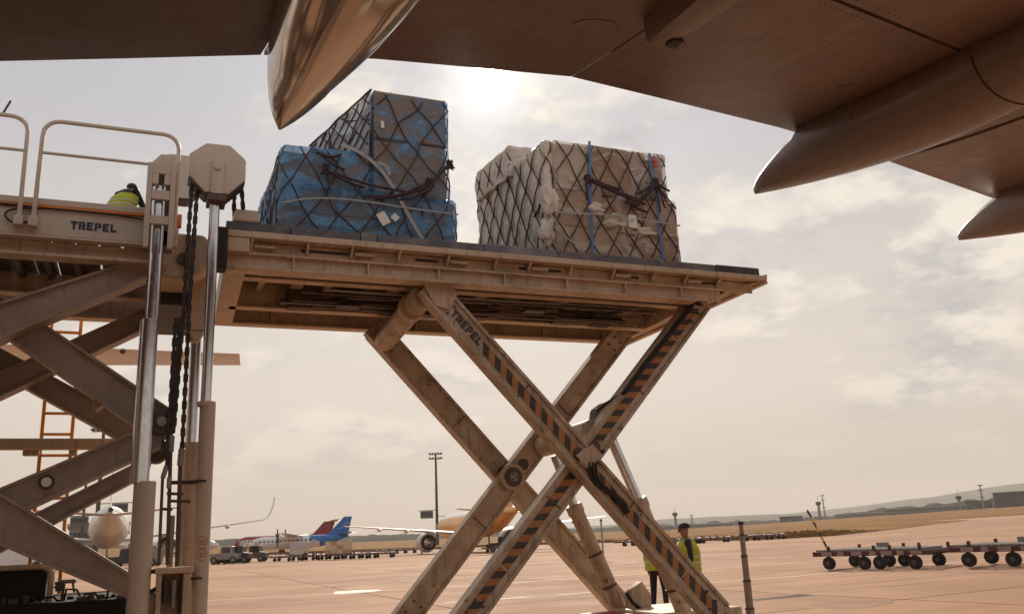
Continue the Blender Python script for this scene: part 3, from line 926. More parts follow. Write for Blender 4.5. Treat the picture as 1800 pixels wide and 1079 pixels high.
# chassis under the main scissors (mostly below the picture)
P('chassis_beam', MB().box(2.6, 8.5, 10.85, 11.32, .10, .42), 'paint', LD, .02)
P('chassis_beam', MB().box(2.6, 8.5, 12.92, 13.45, .10, .42), 'paint', LD, .02)
P('chassis_plate', MB().box(6.9, 8.3, 11.4, 12.9, .40, .535), 'paint', LD, .02)
P('red_step', MB().box(6.35, 6.88, 12.0, 12.9, .42, .49), 'stripe_red', LD, .01)
for x in (3.1, 7.4):
    for y in (11.6, 12.6):
        w_ = P('wheel', MB().lathe([(0, .1), (0.02, .17), (.05, .195), (.23, .195), (.26, .17), (.28, .1)], (x, y - .14, .2), (0, 1, 0), 24), 'rubber', LD, 0)
        P('rim', MB().cyl((x, y - .15, .2), (x, y + .15, .2), .1, n=16), 'galv', w_, .01)

# bridge platform on the left ------------------------------------------------
BX0, BX1 = -7.4, 0.02
BY, BF = 10.2, 13.36
br = P('bridge_side', MB().box(BX0, BX1, BY, BY + .06, 5.03, 5.34), 'paint_clean', LD, .008)
P('upper_lip', MB().box(BX0, BX1, BY - .01, BY + .08, 5.372, 5.45), 'paint_clean', br, .008)
P('orange_band', MB().box(BX0, BX1 + .2, BY - .02, BY + .05, 5.342, 5.37), 'orange', br, .003)
P('lower_flange', MB().box(BX0, BX1, BY - .015, BY + .12, 5.0, 5.028), 'paint_clean', br, .004)
P('recessed_web', MB().box(BX0, BX1 + .1, BY + .14, BY + .17, 4.85, 5.0), 'paint', br, 0)
P('bottom_flange', MB().box(BX0, BX1 + .1, BY + .05, BY + .26, 4.815, 4.85), 'paint', br, .004)
P('cable', MB().tube(spath([(-1.75, BY - .03, 5.335), (-1.3, BY - .03, 5.33), (-1.22, BY - .05, 5.25), (-1.28, BY - .06, 5.15), (-1.4, BY - .06, 5.12), (-1.5, BY - .05, 5.2), (-1.42, BY - .05, 5.28), (-1.1, BY - .03, 5.325), (-.5, BY - .03, 5.32), (-.15, BY - .03, 5.30)]), .011, 6), 'rubber', LD, 0)
fb = P('bridge_far_side', MB().box(BX0, BX1 + .2, BF, BF + .06, 4.92, 5.44), 'paint', LD, .008)
P('bottom_flange', MB().box(BX0, BX1 + .2, BF - .12, BF + .1, 4.88, 4.918), 'paint', fb, .004)
P('inner_beam', MB().box(BX0, BX1, 12.3, 12.34, 4.95, 5.2).box(BX0, BX1, 12.22, 12.42, 4.92, 4.948), 'paint', LD, .004)
k = 0
x = -2.9
while x < BX1 - .1:
    P('cross_slat', MB().box(x, x + .205, BY + .30, BF - .14, 5.215, 5.42), 'grime', LD, .004)
    x += .255; k += 1
P('deck_sheet', MB().box(BX0, -2.95, BY + .1, BF - .02, 5.38, 5.42), 'dark', LD, 0)
for k in range(7):
    x = -2.2 + k * .33
    P('roller', MB().cyl((x, BY + .9, 5.15), (x, 12.2, 5.15), .05, n=10), 'dark', LD, 0)
# handrails
def handrail(xa, xb, post=True):
    r, top, mid = .024, 6.345, 5.955
    pts = [(xa, BY - .07, 5.12)]
    pts += [(xa + .012, BY - .07, top - .2)]
    for t in range(1, 6):
        an = t * math.pi / 10
        pts.append((xa + .012 + .17 * (1 - math.cos(an)), BY - .07, top - .17 + .17 * math.sin(an)))
    for t in range(0, 6):
        an = t * math.pi / 10
        pts.append((xb - .17 + .17 * math.sin(an), BY - .07, top - .17 + .17 * math.cos(an)))
    pts += [(xb, BY - .07, 5.12)]
    o = P('handrail', MB().tube(pts, r, 10), 'paint_clean', LD, 0)
    P('mid_rail', MB().tube([(xa + .01, BY - .07, mid), (xb, BY - .07, mid)], .017, 8), 'paint_clean', o, 0)
    for x in (xa, xb):
        P('post_socket', MB().box(x - .045, x + .045, BY - .12, BY - .012, 5.09, 5.20), 'paint_clean', o, .008)


handrail(-1.23, .185)
handrail(-2.85, -1.365)
P('flag_rod', MB().tube([(-1.62, BY - .07, 6.36), (-1.56, BY - .07, 6.52)], .012, 6), 'dark', LD, 0)
# octagonal chain housings and telescopic guide cylinders
def octagon(cx, cz, w, h, y0, y1, name='chain_housing'):
    k = .21
    poly = [(cx - w * k, cz + h / 2), (cx + w * k, cz + h / 2), (cx + w / 2, cz + h * .24), (cx + w / 2, cz - h * .18), (cx + w * k, cz - h / 2), (cx - w * k, cz - h / 2), (cx - w / 2, cz - h * .18), (cx - w / 2, cz + h * .24)]
    o = P(name, MB().prism(poly, y0, y1), 'paint_clean', LD, .008)
    P('dark_base', MB().prism([(cx - w * .5, cz - h * .22), (cx - w * .2, cz - h * .54), (cx + w * .2, cz - h * .54), (cx + w * .5, cz - h * .22), (cx + w * .44, cz - h * .2), (cx - w * .44, cz - h * .2)], y0 + .02, y1 - .02), 'dark', o, 0)
    return o


oc = at(382, 299, Y=10.25)
oh = octagon(oc.x, oc.z, .64, .62, 10.2, 10.5)
P('pin_plate', MB().box(oc.x - .065, oc.x + .07, 10.165, 10.199, oc.z - .33, oc.z + .08), 'paint_clean', oh, .006)
P('pin', MB().cyl((oc.x, 10.14, oc.z), (oc.x, 10.165, oc.z), .04, n=16), 'paint_clean', oh, .006)
P('head_block', MB().box(oc.x - .10, oc.x + .11, 10.16, 10.46, oc.z - .42, oc.z - .338), 'grime', oh, .008)
o2 = at(314, 312, Y=13.35)
octagon(o2.x, o2.z, .72, .70, 13.3, 13.6)


def telescopic(name, stages, m_list, bands=()):
    """stages: list of ((px,py),(px,py),Y,r)"""
    root_ = None
    for (pa, pb, Y_, r), m_ in zip(stages, m_list):
        a, b = at(*pa, Y=Y_), at(*pb, Y=Y_)
        xm = (a.x + b.x) / 2
        o = P(name if root_ is None else 'stage', MB().cyl((xm, Y_, b.z), (xm, Y_, a.z), r, n=28), m_, LD if root_ is None else root_, .006)
        if root_ is None: root_ = o
    return root_


c2 = telescopic('guide_cylinder', [((358, 706), (352, 1200), 10.3, .085), ((380, 335), (360, 710), 10.3, .058)], ['paint_clean', 'chrome'])
cx2 = at(360, 708, Y=10.3)
P('gland', MB().cyl((cx2.x + .01, 10.3, cx2.z - .04), (cx2.x + .01, 10.3, cx2.z + .01), .095, n=28), 'paint_clean', c2, .004)
for py in (846, 1015):
    e = at(355, py, Y=10.3)
    P('clamp_band', MB().cyl((cx2.x, 10.3, e.z - .012), (cx2.x, 10.3, e.z + .012), .097, n=28).box(cx2.x - .3, cx2.x + .12, 10.37, 10.4, e.z - .02, e.z + .02), 'dark', c2, 0)
xm2 = (at(358, 706, Y=10.3).x + at(352, 1200, Y=10.3).x) / 2
for py in (953, 975):                        # round instruction stickers
    e = at(352, py, Y=10.215)
    def on(dx, dz):
        return (xm2 + dx, 10.3 - math.sqrt(.085 ** 2 - dx * dx) - .002, e.z + dz)
    P('round_sticker', MB().tube([on(.05 * math.cos(a * math.pi / 16), .062 * math.sin(a * math.pi / 16)) for a in range(33)], .0035, 4), 'stripe_red', c2, 0)
    for dz in (-.018, .0, .018):
        P('sticker_print', MB().tube([on(-.028 + .007 * q, dz) for q in range(9)], .0035, 4), 'stripe_red', c2, 0)
c1_ = telescopic('guide_cylinder', [((251, 846), (238, 1200), 10.0, .108), ((258, 562), (250, 850), 10.0, .092), ((283, 330), (264, 565), 10.0, .074)], ['paint_clean', 'chrome', 'chrome'])
c3_ = telescopic('guide_cylinder', [((337, 778), (322, 1200), 13.3, .125), ((345, 545), (337, 782), 13.3, .08)], ['paint', 'chrome'])
# slotted head frame round the first cylinder
hx = at(281, 365, Y=9.88).x
hf = P('head_frame', MB().box(hx - .15, hx - .095, 9.86, 9.92, 4.88, 5.87).box(hx + .095, hx + .15, 9.86, 9.92, 4.88, 5.87), 'paint_clean', LD, .006)
for z0, z1 in ((5.745, 5.868), (5.44, 5.55), (5.15, 5.25)):
    P('cross_plate', MB().box(hx - .094, hx + .094, 9.863, 9.917, z0, z1), 'paint_clean', hf, .004)
P('hook_plate', MB().box(hx - .094, hx - .03, 9.865, 9.915, 5.62, 5.744).box(hx + .03, hx + .094, 9.865, 9.915, 5.62, 5.744), 'paint_clean', hf, .003)
P('back_plate', MB().box(hx - .15, hx + .15, 10.09, 10.12, 4.9, 5.85), 'grime', hf, 0)
P('head_top', MB().prism([(hx - .14, 5.872), (hx + .14, 5.872), (hx + .14, 6.02), (hx - .02, 6.02)], 9.95, 10.08), 'paint_clean', hf, .006)
P('rail_bracket', MB().box(.06, .22, 10.09, 10.2, 4.98, 5.16), 'paint_clean', LD, .008)
P('orange_block', MB().box(.14, .26, 10.22, 10.34, 5.28, 5.42), 'orange', LD, .008)
P('hinge_housing', MB().prism([(.0, 4.72), (.40, 4.72), (.62, 4.95), (.62, 5.16), (.52, 5.27), (.0, 5.27)], 10.45, 11.1), 'paint', LD, .02)
P('hinge_pin', MB().cyl((.30, 10.40, 4.95), (.30, 10.5, 4.95), .07, n=16), 'grime', LD, .006)
P('drive_block', MB().box(.05, .55, 11.2, 12.9, 4.6, 5.1), 'dark', LD, .02)
P('mast_column', MB().box(.40, .62, 11.0, 11.2, 4.25, 5.0).prism([(.40, 4.25), (.62, 4.25), (.55, 4.12), (.46, 4.12)], 11.02, 11.18), 'paint', LD, .01)
P('chain_anchor', MB().box(.86, 1.16, 10.62, 10.86, DZ + .05, DZ + .21), 'paint_clean', plat, .02)
P('dark_buffer', MB().box(.66, .80, 10.5, 10.75, 4.9, 5.42), 'rubber', LD, .02)


def chain(pa, pb, w=.042, pitch=.075):
    a, b = Vector(pa), Vector(pb); n = max(2, int((b - a).length / pitch)); mb = MB()
    d = (b - a) / n
    for k in range(n):
        p = a + d * k; wd = w * 1.25 if k % 2 else w * .85
        mb.bar(p - d * .12, p + d * 1.12, wd, .036 if k % 2 else .05, up=(0, 1, 0))
    o = P('lift_chain', mb, 'chain', LD, .006)
    return o


yc = 10.35
cl = []
for (pa, pb) in (((337, 322), (322, 560)), ((347, 328), (331, 560)), ((322, 555), (305, 760)), ((332, 555), (320, 790)), ((309, 560), (293, 818)), ((316, 560), (301, 762))):
    a, b = at(*pa, Y=yc), at(*pb, Y=yc)
    chain(a, b)
for (pa, pb) in (((412, 330), (411, 378)), ((424, 326), (428, 376))):
    chain(at(*pa, Y=10.4), at(*pb, Y=10.7))
for (pa, pb, r) in (((293, 818), (286, 840), .026), ((302, 764), (300, 794), .032), ((320, 788), (317, 818), .036), ((298, 838), (297, 858), .026)):
    P('chain_socket', MB().cyl(at(*pa, Y=yc), at(*pb, Y=yc), r, n=12), 'galv', LD, .004)
for (pa, pb, r) in (((286, 836), (279, 992), .017), ((300, 792), (294, 992), .021), ((317, 815), (311, 1000), .024)):
    P('tie_rod', MB().cyl(at(*pa, Y=yc), at(*pb, Y=yc), r, n=10), 'grime', LD, 0)
for (pa, pb) in (((293, 867), (322, 868)), ((281, 894), (303, 895)), ((297, 880), (335, 881))):
    P('rod_clamp', MB().bar(at(*pa, Y=yc), at(*pb, Y=yc), .05, .03), 'grime', LD, 0)
P('anchor_column', MB().box(.30, .36, 10.40, 10.5, 1.0, 2.05), 'paint', LD, .006)
P('anchor_column', MB().box(.40, .45, 10.40, 10.5, 1.0, 2.1), 'paint', LD, .006)
# valve cabinet
vb0, vb1 = at(276, 998, Y=10.0), at(337, 1079, Y=10.0)
vx0, vx1, vzt = vb0.x, vb1.x, vb0.z
P('valve_cabinet', MB().box(vx0, vx0 + .05, 9.95, 10.3, .3, vzt - .06).box(vx1 - .10, vx1 - .03, 9.95, 10.3, .3, vzt - .06).box(vx0 + .05, vx1 - .10, 10.24, 10.3, .3, vzt - .06), 'paint', LD, .008)
P('cabinet_lid', MB().box(vx0 - .02, vx1 + .0, 9.90, 10.34, vzt - .06, vzt), 'paint', LD, .008)
for k in range(3):
    P('valve', MB().box(vx0 + .07 + k * .08, vx0 + .12 + k * .08, 10.05, 10.2, vzt - .35 - .06 * k, vzt - .12), 'dark' if k % 2 == 0 else 'galv', LD, .008)
P('hose', MB().tube([(vx0 - .14, 10.05, vzt - .1), (vx0 - .12, 10.0, vzt - .04), (vx0 - .03, 10.0, vzt - .03), (vx0 + .02, 10.1, vzt - .05)], .022, 8), 'rubber', LD, 0)
P('hose', MB().tube([(vx0 - .15, 10.05, vzt - .14), (vx0 - .12, 10.0, vzt - .2), (vx0 - .04, 10.0, vzt - .22), (vx0 + .01, 10.1, vzt - .2)], .022, 8), 'rubber', LD, 0)
P('cabinet_bracket', MB().prism([(vx0 - .22, .5), (vx0, .5), (vx0, vzt - .24), (vx0 - .2, vzt - .18)], 10.06, 10.12), 'paint', LD, .006)

# two-stage scissor below the bridge
def quad_arm(name, pts, Y0, Y1, m='paint_arm', parent=LD, flange=True):
    """pts: photo outline (upper-left, upper-right, lower-right, lower-left) on plane Y0"""
    q = [XZ(px, py, Y0) for px, py in pts]
    o = P(name, MB().prism(q, Y0, Y1), m, parent, .008)
    if flange:
        for (i, j) in ((0, 1), (3, 2)):
            a, b = Vector((q[i][0], Y0, q[i][1])), Vector((q[j][0], Y0, q[j][1]))
            off_ = Vector((0, (Y1 - Y0) / 2, 0))
            P('flange', MB().bar(a + off_, b + off_, (Y1 - Y0) + .09, .032), m, o, .004)
    return o


L1 = quad_arm('bridge_scissor_arm', [(-330, 640), (292, 442), (292, 472), (-330, 735)], 10.42, 10.62, 'paint_shaded')
P('cover_plate', MB().prism([XZ(4, 568, 10.415), XZ(40, 551, 10.415), XZ(48, 576, 10.415), XZ(10, 590, 10.415)], 10.405, 10.419), 'paint_shaded', L1, .003)
L2 = quad_arm('bridge_scissor_arm', [(-60, 480), (300, 722), (272, 770), (-90, 520)], 10.66, 10.86, 'paint_shaded')
L3 = quad_arm('bridge_scissor_arm', [(-330, 1000), (290, 738), (282, 785), (-330, 1065)], 10.42, 10.62, 'paint_shaded')
L4 = quad_arm('bridge_scissor_arm', [(-60, 832), (262, 1030), (262, 1064), (-60, 930)], 10.36, 10.40, 'paint_shaded')
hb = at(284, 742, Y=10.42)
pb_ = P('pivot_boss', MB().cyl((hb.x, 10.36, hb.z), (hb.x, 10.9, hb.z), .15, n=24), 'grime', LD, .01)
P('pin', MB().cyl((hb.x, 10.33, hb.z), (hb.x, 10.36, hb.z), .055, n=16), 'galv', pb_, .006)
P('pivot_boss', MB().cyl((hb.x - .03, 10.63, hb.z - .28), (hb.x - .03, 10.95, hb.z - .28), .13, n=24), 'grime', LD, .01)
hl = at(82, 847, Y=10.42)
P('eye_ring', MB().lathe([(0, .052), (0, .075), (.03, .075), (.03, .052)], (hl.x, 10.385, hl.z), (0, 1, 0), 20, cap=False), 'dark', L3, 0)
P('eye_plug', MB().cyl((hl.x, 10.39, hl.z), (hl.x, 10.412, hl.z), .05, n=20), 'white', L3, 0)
R1 = quad_arm('bridge_scissor_arm', [(-200, 745), (262, 540), (262, 573), (-200, 790)], 12.72, 12.92, 'paint_shaded')
R2 = quad_arm('bridge_scissor_arm', [(-100, 560), (270, 760), (262, 800), (-100, 600)], 13.0, 13.2, 'paint_shaded')
R3 = quad_arm('bridge_scissor_arm', [(-100, 985), (270, 800), (262, 830), (-100, 1020)], 12.72, 12.92, 'paint_shaded')
R4 = quad_arm('bridge_scissor_arm', [(40, 890), (255, 1030), (255, 1052), (40, 925)], 13.24, 13.40, 'paint_shaded')
P('cylinder_lug', MB().prism([XZ(155, 688, 10.9), XZ(182, 694, 10.9), XZ(180, 712, 10.9), XZ(168, 722, 10.9)], 10.88, 11.1), 'paint_arm', LD, .01)
# support beam and orange ladder
P('support_beam', MB().box(-6, .1, 13.45, 13.6, at(100, 789, Y=13.45).z, at(100, 770, Y=13.45).z), 'paint', LD, .01)
lz0, lz1 = .9, 5.3
lxa, lxb = at(74, 760, Y=13.75).x, at(127, 760, Y=13.75).x
ld_ = P('ladder', MB().box(lxa - .022, lxa + .022, 13.70, 13.77, lz0, lz1), 'ladder', LD, .006)
P('ladder_rail', MB().box(lxb - .022, lxb + .022, 13.70, 13.77, lz0, lz1), 'ladder', ld_, .006)
z = lz0 + .1
while z < lz1:
    P('rung', MB().box(lxa + .022, lxb - .022, 13.715, 13.755, z - .018, z + .018), 'ladder', ld_, .004)
    z += .29
P('ladder_bracket', MB().box(lxa - .2, lxa, 13.6, 13.72, at(74, 800, Y=13.6).z, at(74, 788, Y=13.6).z), 'paint', LD, .008)
P('ladder_bracket', MB().box(lxb, lxb + .09, 13.6, 13.72, at(127, 800, Y=13.6).z, at(127, 788, Y=13.6).z), 'paint', LD, .008)
P('step_stool', MB().box(lxb + .03, lxb + .2, 13.6, 13.8, 1.33, 1.38).bar((lxb + .16, 13.7, 1.33), (lxb + .26, 13.7, .9), .03, .03), 'galv', LD, .004)
# engine cover and chassis at the lower left
ec = at(96, 994, Y=10.9)
e_ = P('engine_cover', MB().box(-3.2, ec.x - .07, 10.9, 12.0, .55, ec.z - .015), 'black', LD, .05)
mb = MB()
for t in range(0, 7):
    pass
P('cover_rim', MB().tube([(-3.2, 10.9, ec.z), (ec.x - .12, 10.9, ec.z), (ec.x - .05, 10.9, ec.z - .03), (ec.x - .02, 10.9, ec.z - .1), (ec.x - .02, 10.9, .6)], .03, 8), 'paint', e_, 0)
P('cover_handle', MB().tube([(ec.x + .02, 10.85, ec.z - .18), (ec.x + .1, 10.85, ec.z - .17), (ec.x + .1, 10.85, ec.z - .42)], .018, 6).box(ec.x + .03, ec.x + .12, 10.82, 10.9, ec.z - .26, ec.z - .18), 'dark', e_, 0)
P('bridge_chassis', MB().box(-6.5, .0, 10.55, 13.3, .35, 1.22), 'black', LD, .03)
for k in range(18):
    x = -1.25 + k * .068 + rnd.uniform(-.03, .03); y = rnd.uniform(10.58, 11.2); h = rnd.uniform(.02, .10)
    mb = MB()
    if k % 3 == 0: mb.cyl((x, y, 1.22), (x, y, 1.22 + h), rnd.uniform(.015, .04), n=10)
    elif k % 3 == 1: mb.box(x, x + rnd.uniform(.04, .13), y, y + .1, 1.22, 1.22 + h * .7)
    else: mb.tube([(x, y, 1.21), (x + .02, y, 1.24 + h), (x + .12, y, 1.25 + h * .8), (x + .18, y, 1.21)], .014, 6)
    P('fitting', mb, ('dark', 'grime', 'rubber')[k % 3], LD, .004)
for x in (-5.6, -1.2):
    for y in (10.3, 13.2):
        w_ = P('wheel', MB().lathe([(0, .25), (0.02, .44), (.05, .48), (.30, .48), (.33, .44), (.35, .25)], (x, y - .17, .485), (0, 1, 0), 24), 'rubber', LD, 0)
        P('rim', MB().cyl((x, y - .18, .485), (x, y + .18, .485), .25, n=16), 'galv', w_, .01)

# lettering: heavy stencil capitals from bars on a 5 x 7 grid
GL = {'T': [(0, 5, 5.2, 7), (1.6, 0, 3.4, 5)], 'R': [(0, 0, 1.7, 7), (2.0, 5.2, 4.4, 7), (3.4, 3.2, 5.0, 5.4), (2.0, 2.6, 4.2, 4.0), (2.9, 0, 4.9, 2.4)],
      'E': [(0, 0, 1.7, 7), (1.7, 5.2, 4.8, 7), (1.7, 2.7, 4.2, 4.3), (1.7, 0, 4.8, 1.8)], 'P': [(0, 0, 1.7, 7), (2.0, 5.2, 4.4, 7), (3.4, 3.4, 5.0, 5.6), (2.0, 2.4, 4.4, 4.0)],
      'L': [(0, 0, 1.7, 7), (1.7, 0, 4.8, 1.8)]}


def lettering(word, o, ux, uz, h, y, th, m, parent, name='lettering'):
    """o: start point (x,z); ux,uz unit axes in XZ"""
    s = h / 7; cur = 0
    for ch in word:
        mb = MB()
        for (a, b, c, d) in GL[ch]:
            poly = []
            for (gx, gz) in ((a, b), (c, b), (c, d), (a, d)):
                X_, Z_ = (cur + gx) * s, gz * s
                poly.append((o[0] + ux[0] * X_ + uz[0] * Z_, o[1] + ux[1] * X_ + uz[1] * Z_))
            mb.prism(poly, y - th, y)
        P('letter', mb, m, parent, 0, 0)
        cur += 6.0


t0 = at(123, 409, Y=BY - .003); t1 = at(201, 413, Y=BY - .003)
lettering('TREPEL', (t0.x, 5.125), (1, 0), (0, 1), (t1.x - t0.x) / 35.0 * 7 * 1.05, BY - .001, .004, 'navy', br)
dA = Vector((qA(1, 0, 0)[0] - qA(0, 0, 0)[0], qA(1, 0, 0)[2] - qA(0, 0, 0)[2])).normalized()
s0 = qA(.080, -.16, 0)
lettering('TREPEL', (s0[0], s0[2]), (dA.x, dA.y), (-dA.y, dA.x), .115, 10.886, .004, 'letter', armA)

# ------------------------------------------------------------------ netted pallet loads
def rrect(x0, x1, y0, y1, r, n=6):
    """rounded rectangle outline as (point, normal, arc length), starting at rear-left going over the front to rear-right"""
    P_ = []
    cs = [((x0 + r, y1 - r), 90, 180), ((x0 + r, y0 + r), 180, 270), ((x1 - r, y0 + r), 270, 360), ((x1 - r, y1 - r), 0, 90)]
    for (cx, cy), a0, a1 in cs:
        for k in range(n + 1):
            a = R_(a0 + (a1 - a0) * k / n)
            P_.append((Vector((cx + r * math.cos(a), cy + r * math.sin(a), 0)), Vector((math.cos(a), math.sin(a), 0))))
    return P_


def resample(P_, step):
    out = []; u = 0.0
    n = len(P_)
    for i in range(n):
        (a, na), (b, nb) = P_[i], P_[(i + 1) % n]
        L_ = (b - a).length
        m_ = max(1, int(math.ceil(L_ / step)))
        for k in range(m_):
            t = k / m_
            out.append((a.lerp(b, t), na.lerp(nb, t).normalized(), u + L_ * t))
        u += L_
    return out


def film_block(name, x0, x1, y0, y1, z0, z1, m, parent, r=.06, bulge=.0, wr=.02, seed=0.0, k=1.35, pitch=.42, lean=None, phase=0.0):
    """wrapped block: rounded, wrinkled, pillowed between the net cords"""
    ring = resample(rrect(x0, x1, y0, y1, r), .035)
    nv = max(6, int((z1 - z0) / .04)); rings = []
    for j in range(nv + 1):
        v = j / nv; z = z0 + (z1 - z0) * v
        edge = min(1.0, (1 - v) * (z1 - z0) / .07); edge = math.sqrt(max(0, 1 - (1 - edge) ** 2))
        row = []
        for p, n_, u in ring:
            a, b = (u + phase + .5 * k * (z - z0)) / pitch, (u + phase - .5 * k * (z - z0)) / pitch
            bl = bulge * (abs(math.sin(math.pi * a) * math.sin(math.pi * b)) ** .5 - .4) if bulge else 0
            w = wr * (n3(p.x * 2.3 + seed, p.y * 2.3, z * 2.3) + .6 * n3(p.x * 6 + seed, p.y * 6, z * 5) + .35 * abs(n3(p.x * 15, p.y * 15 + seed, z * 9)))
            off_ = bl + w - .05 * (1 - edge)
            q = p + n_ * off_
            if lean: q = q + lean(q, z)
            row.append(Vector((q.x, q.y, z + .25 * w)))
        rings.append(row)
    c = Vector((0, 0, 0))
    for q in rings[-1]: c += q
    c /= len(rings[-1])
    for sh, dz_ in ((.7, .005), (.3, .012)):
        rings.append([c.lerp(q, sh) + Vector((0, 0, dz_ + wr * .6 * n3(q.x * 3, q.y * 3, 2))) for q in rings[-1 if sh == .7 else -2]])
    mb = MB().loft(rings, True, True)
    o = mb.build(name, m, parent, 0, 50)
    bv = BVHTree.FromPolygons([tuple(v) for v in mb.v], mb.f)
    return o, bv


def carton(x0, x1, y0, y1, z0, z1, m, parent):
    j = .008
    rr = lambda: random.uniform(-j, j)
    mb = MB().box(x0 + .004 + rr(), x1 - .004 + rr(), y0 + rr(), y1, z0 + .003, z1 - .003 + rr() * .4)
    return mb.build('carton', m, parent, .012)


def net(parent, foot, z0, ztop, bvs, seed, k=1.35, pitch=.42, r=.0105, u_range=None, phase=0.0, warp=.05):
    ring = resample(rrect(*foot, .08), .04)
    U = ring[-1][2] + .04

    def hit(o_, d_, dist):
        best = None
        for b in bvs:
            h = b.ray_cast(o_, d_, dist)
            if h[0] is not None and (best is None or h[3] < best[3]): best = h
        return best

    def pt(u, z):
        u = u % U
        i = int(u / U * len(ring)) % len(ring)
        # ring is near uniform
        lo, hi = 0, len(ring) - 1
        while lo < hi:
            m_ = (lo + hi + 1) // 2
            if ring[m_][2] <= u: lo = m_
            else: hi = m_ - 1
        p, n_, _ = ring[lo]
        o_ = p + n_ * .8 + Vector((0, 0, z))
        h = hit(o_, -n_, 1.7)
        if h is None: return None
        return h[0] + n_ * r * .8
    mb = MB()

    def lay(seg):
        if len(seg) < 2: return
        for _ in range(5):
            seg = [seg[0]] + [seg[i] * .5 + (seg[i - 1] + seg[i + 1]) * .25 for i in range(1, len(seg) - 1)] + [seg[-1]]
        mb.tube(seg, r, 5)
    n = int(U * 1.0 / pitch); u_step = U / n
    for sgn in (1, -1):
        for i in range(n):
            seg = []; z = z0
            u0 = i * u_step + phase
            while z < ztop:
                # stretched, uneven cord
                u = u0 + sgn * (z - z0) * k * .5
                uu = u + warp * n3(u * 1.1 + seed, z * 1.3, 3.3) + warp * .4 * n3(u * 3 + seed, z * 3, sgn * 2.0)
                zz_ = z + warp * n3(u * 1.2, z * 1.2 + seed, 9.1)
                p = pt(uu, max(z0, zz_))
                if p is None:
                    lay(seg)
                    seg = []
                else:
                    if seg and (p - seg[-1]).length > .3:
                        lay(seg)
                        seg = [p]
                    else: seg.append(p)
                z += .045
            lay(seg)
    o = mb.build('net', 'cord', parent, 0, 60)
    o['kind'] = 'stuff'
    return o


def cord(parent, pts, r=.016, name='cord', m='cord', n=6):
    return MB().tube(pts, r, n).build(name, m, parent, 0, 60)


def ribbon(parent, pts, w, name, m, nrm=(0, -1, 0)):
    mb = MB(); P_ = smooth_path(pts, 5); N_ = Vector(nrm)
    vs = []
    for i, p in enumerate(P_):
        d = (P_[min(i + 1, len(P_) - 1)] - P_[max(i - 1, 0)]).normalized()
        s = d.cross(N_).normalized() * w / 2
        vs += [p - s, p + s, p + s - N_ * .006, p - s - N_ * .006]
    fs = []
    for i in range(len(P_) - 1):
        for k in range(4):
            fs.append((4 * i + k, 4 * i + (k + 1) % 4, 4 * i + 4 + (k + 1) % 4, 4 * i + 4 + k))
    fs += [(3, 2, 1, 0), tuple(4 * (len(P_) - 1) + k for k in range(4))]
    mb.add(vs, fs)
    return mb.build(name, m, parent, 0, 60)


PZ = DZ + .02
# ---- left load: blue film over cartons, low in front and left, tall at the right
LL = thing('cargo_pallet', 'netted cargo pallet of cartons wrapped in blue film with tall stack on its right', 'cargo pallet', (2.7, 12.2, PZ), 'netted cargo pallets on the loader platform')
fx0, fx1, fy0, fy1 = 1.46, 3.92, 11.05, 14.0 - .35
MB().box(fx0 - .06, fx1 + .03, fy0 - .08, fy1 + .05, PZ, PZ + .045).build('pallet_base', 'alu', LL, .008)
zb = PZ + .05
base_h = 6.32
# lower tier cartons
for a, b in ((1.50, 2.20), (2.20, 2.86), (2.86, 3.40), (3.40, 3.88)):
    carton(a, b, fy0 + .05, fy0 + .7, zb, zb + .36, 'card', LL)
    carton(a + .02, b, fy0 + .07, fy0 + .7, zb + .36, base_h - .04, 'card', LL)
carton(1.5, 3.88, fy0 + .72, fy1 - .05, zb, base_h - .05, 'card', LL)
# left middle tier
carton(1.50, 2.10, fy0 + .10, fy0 + .8, base_h - .03, 6.80, 'card', LL)
carton(2.12, 2.66, fy0 + .05, fy0 + .8, base_h - .03, 6.83, 'card', LL)
carton(1.50, 2.66, fy0 + .85, fy1 - .1, base_h - .03, 6.95, 'card', LL)
# tall stack
carton(2.72, 3.78, fy0 + .06, fy0 + 1.0, base_h - .03, 7.12, 'card', LL)
carton(2.72, 3.78, fy0 + .03, fy0 + 1.0, 7.13, 7.86, 'card', LL)
carton(2.74, 3.76, fy0 + 1.03, fy1 - .3, base_h - .03, 7.75, 'card', LL)
carton(2.34, 2.73, fy0 + 1.15, fy1 - .3, 6.9, 7.68, 'card_grey', LL)
bv = []
for args in (dict(x0=1.46, x1=3.92, y0=fy0, y1=fy1, z0=zb, z1=base_h, r=.09, wr=.035, seed=1.0, bulge=.02),
             dict(x0=1.47, x1=2.72, y0=fy0 + .02, y1=fy1 - .05, z0=base_h - .05, z1=6.87, r=.10, wr=.05, seed=5.0, bulge=.03)):
    o, b = film_block('film_wrap', m='film_blue', parent=LL, **args); bv.append(b)
o, b = film_block('film_wrap', 2.70, 3.82, fy0 + .015, fy1 - .25, base_h - .05, 7.87, 'film_thin_blue', LL, r=.025, wr=.010, seed=9.0)
bv.append(b)
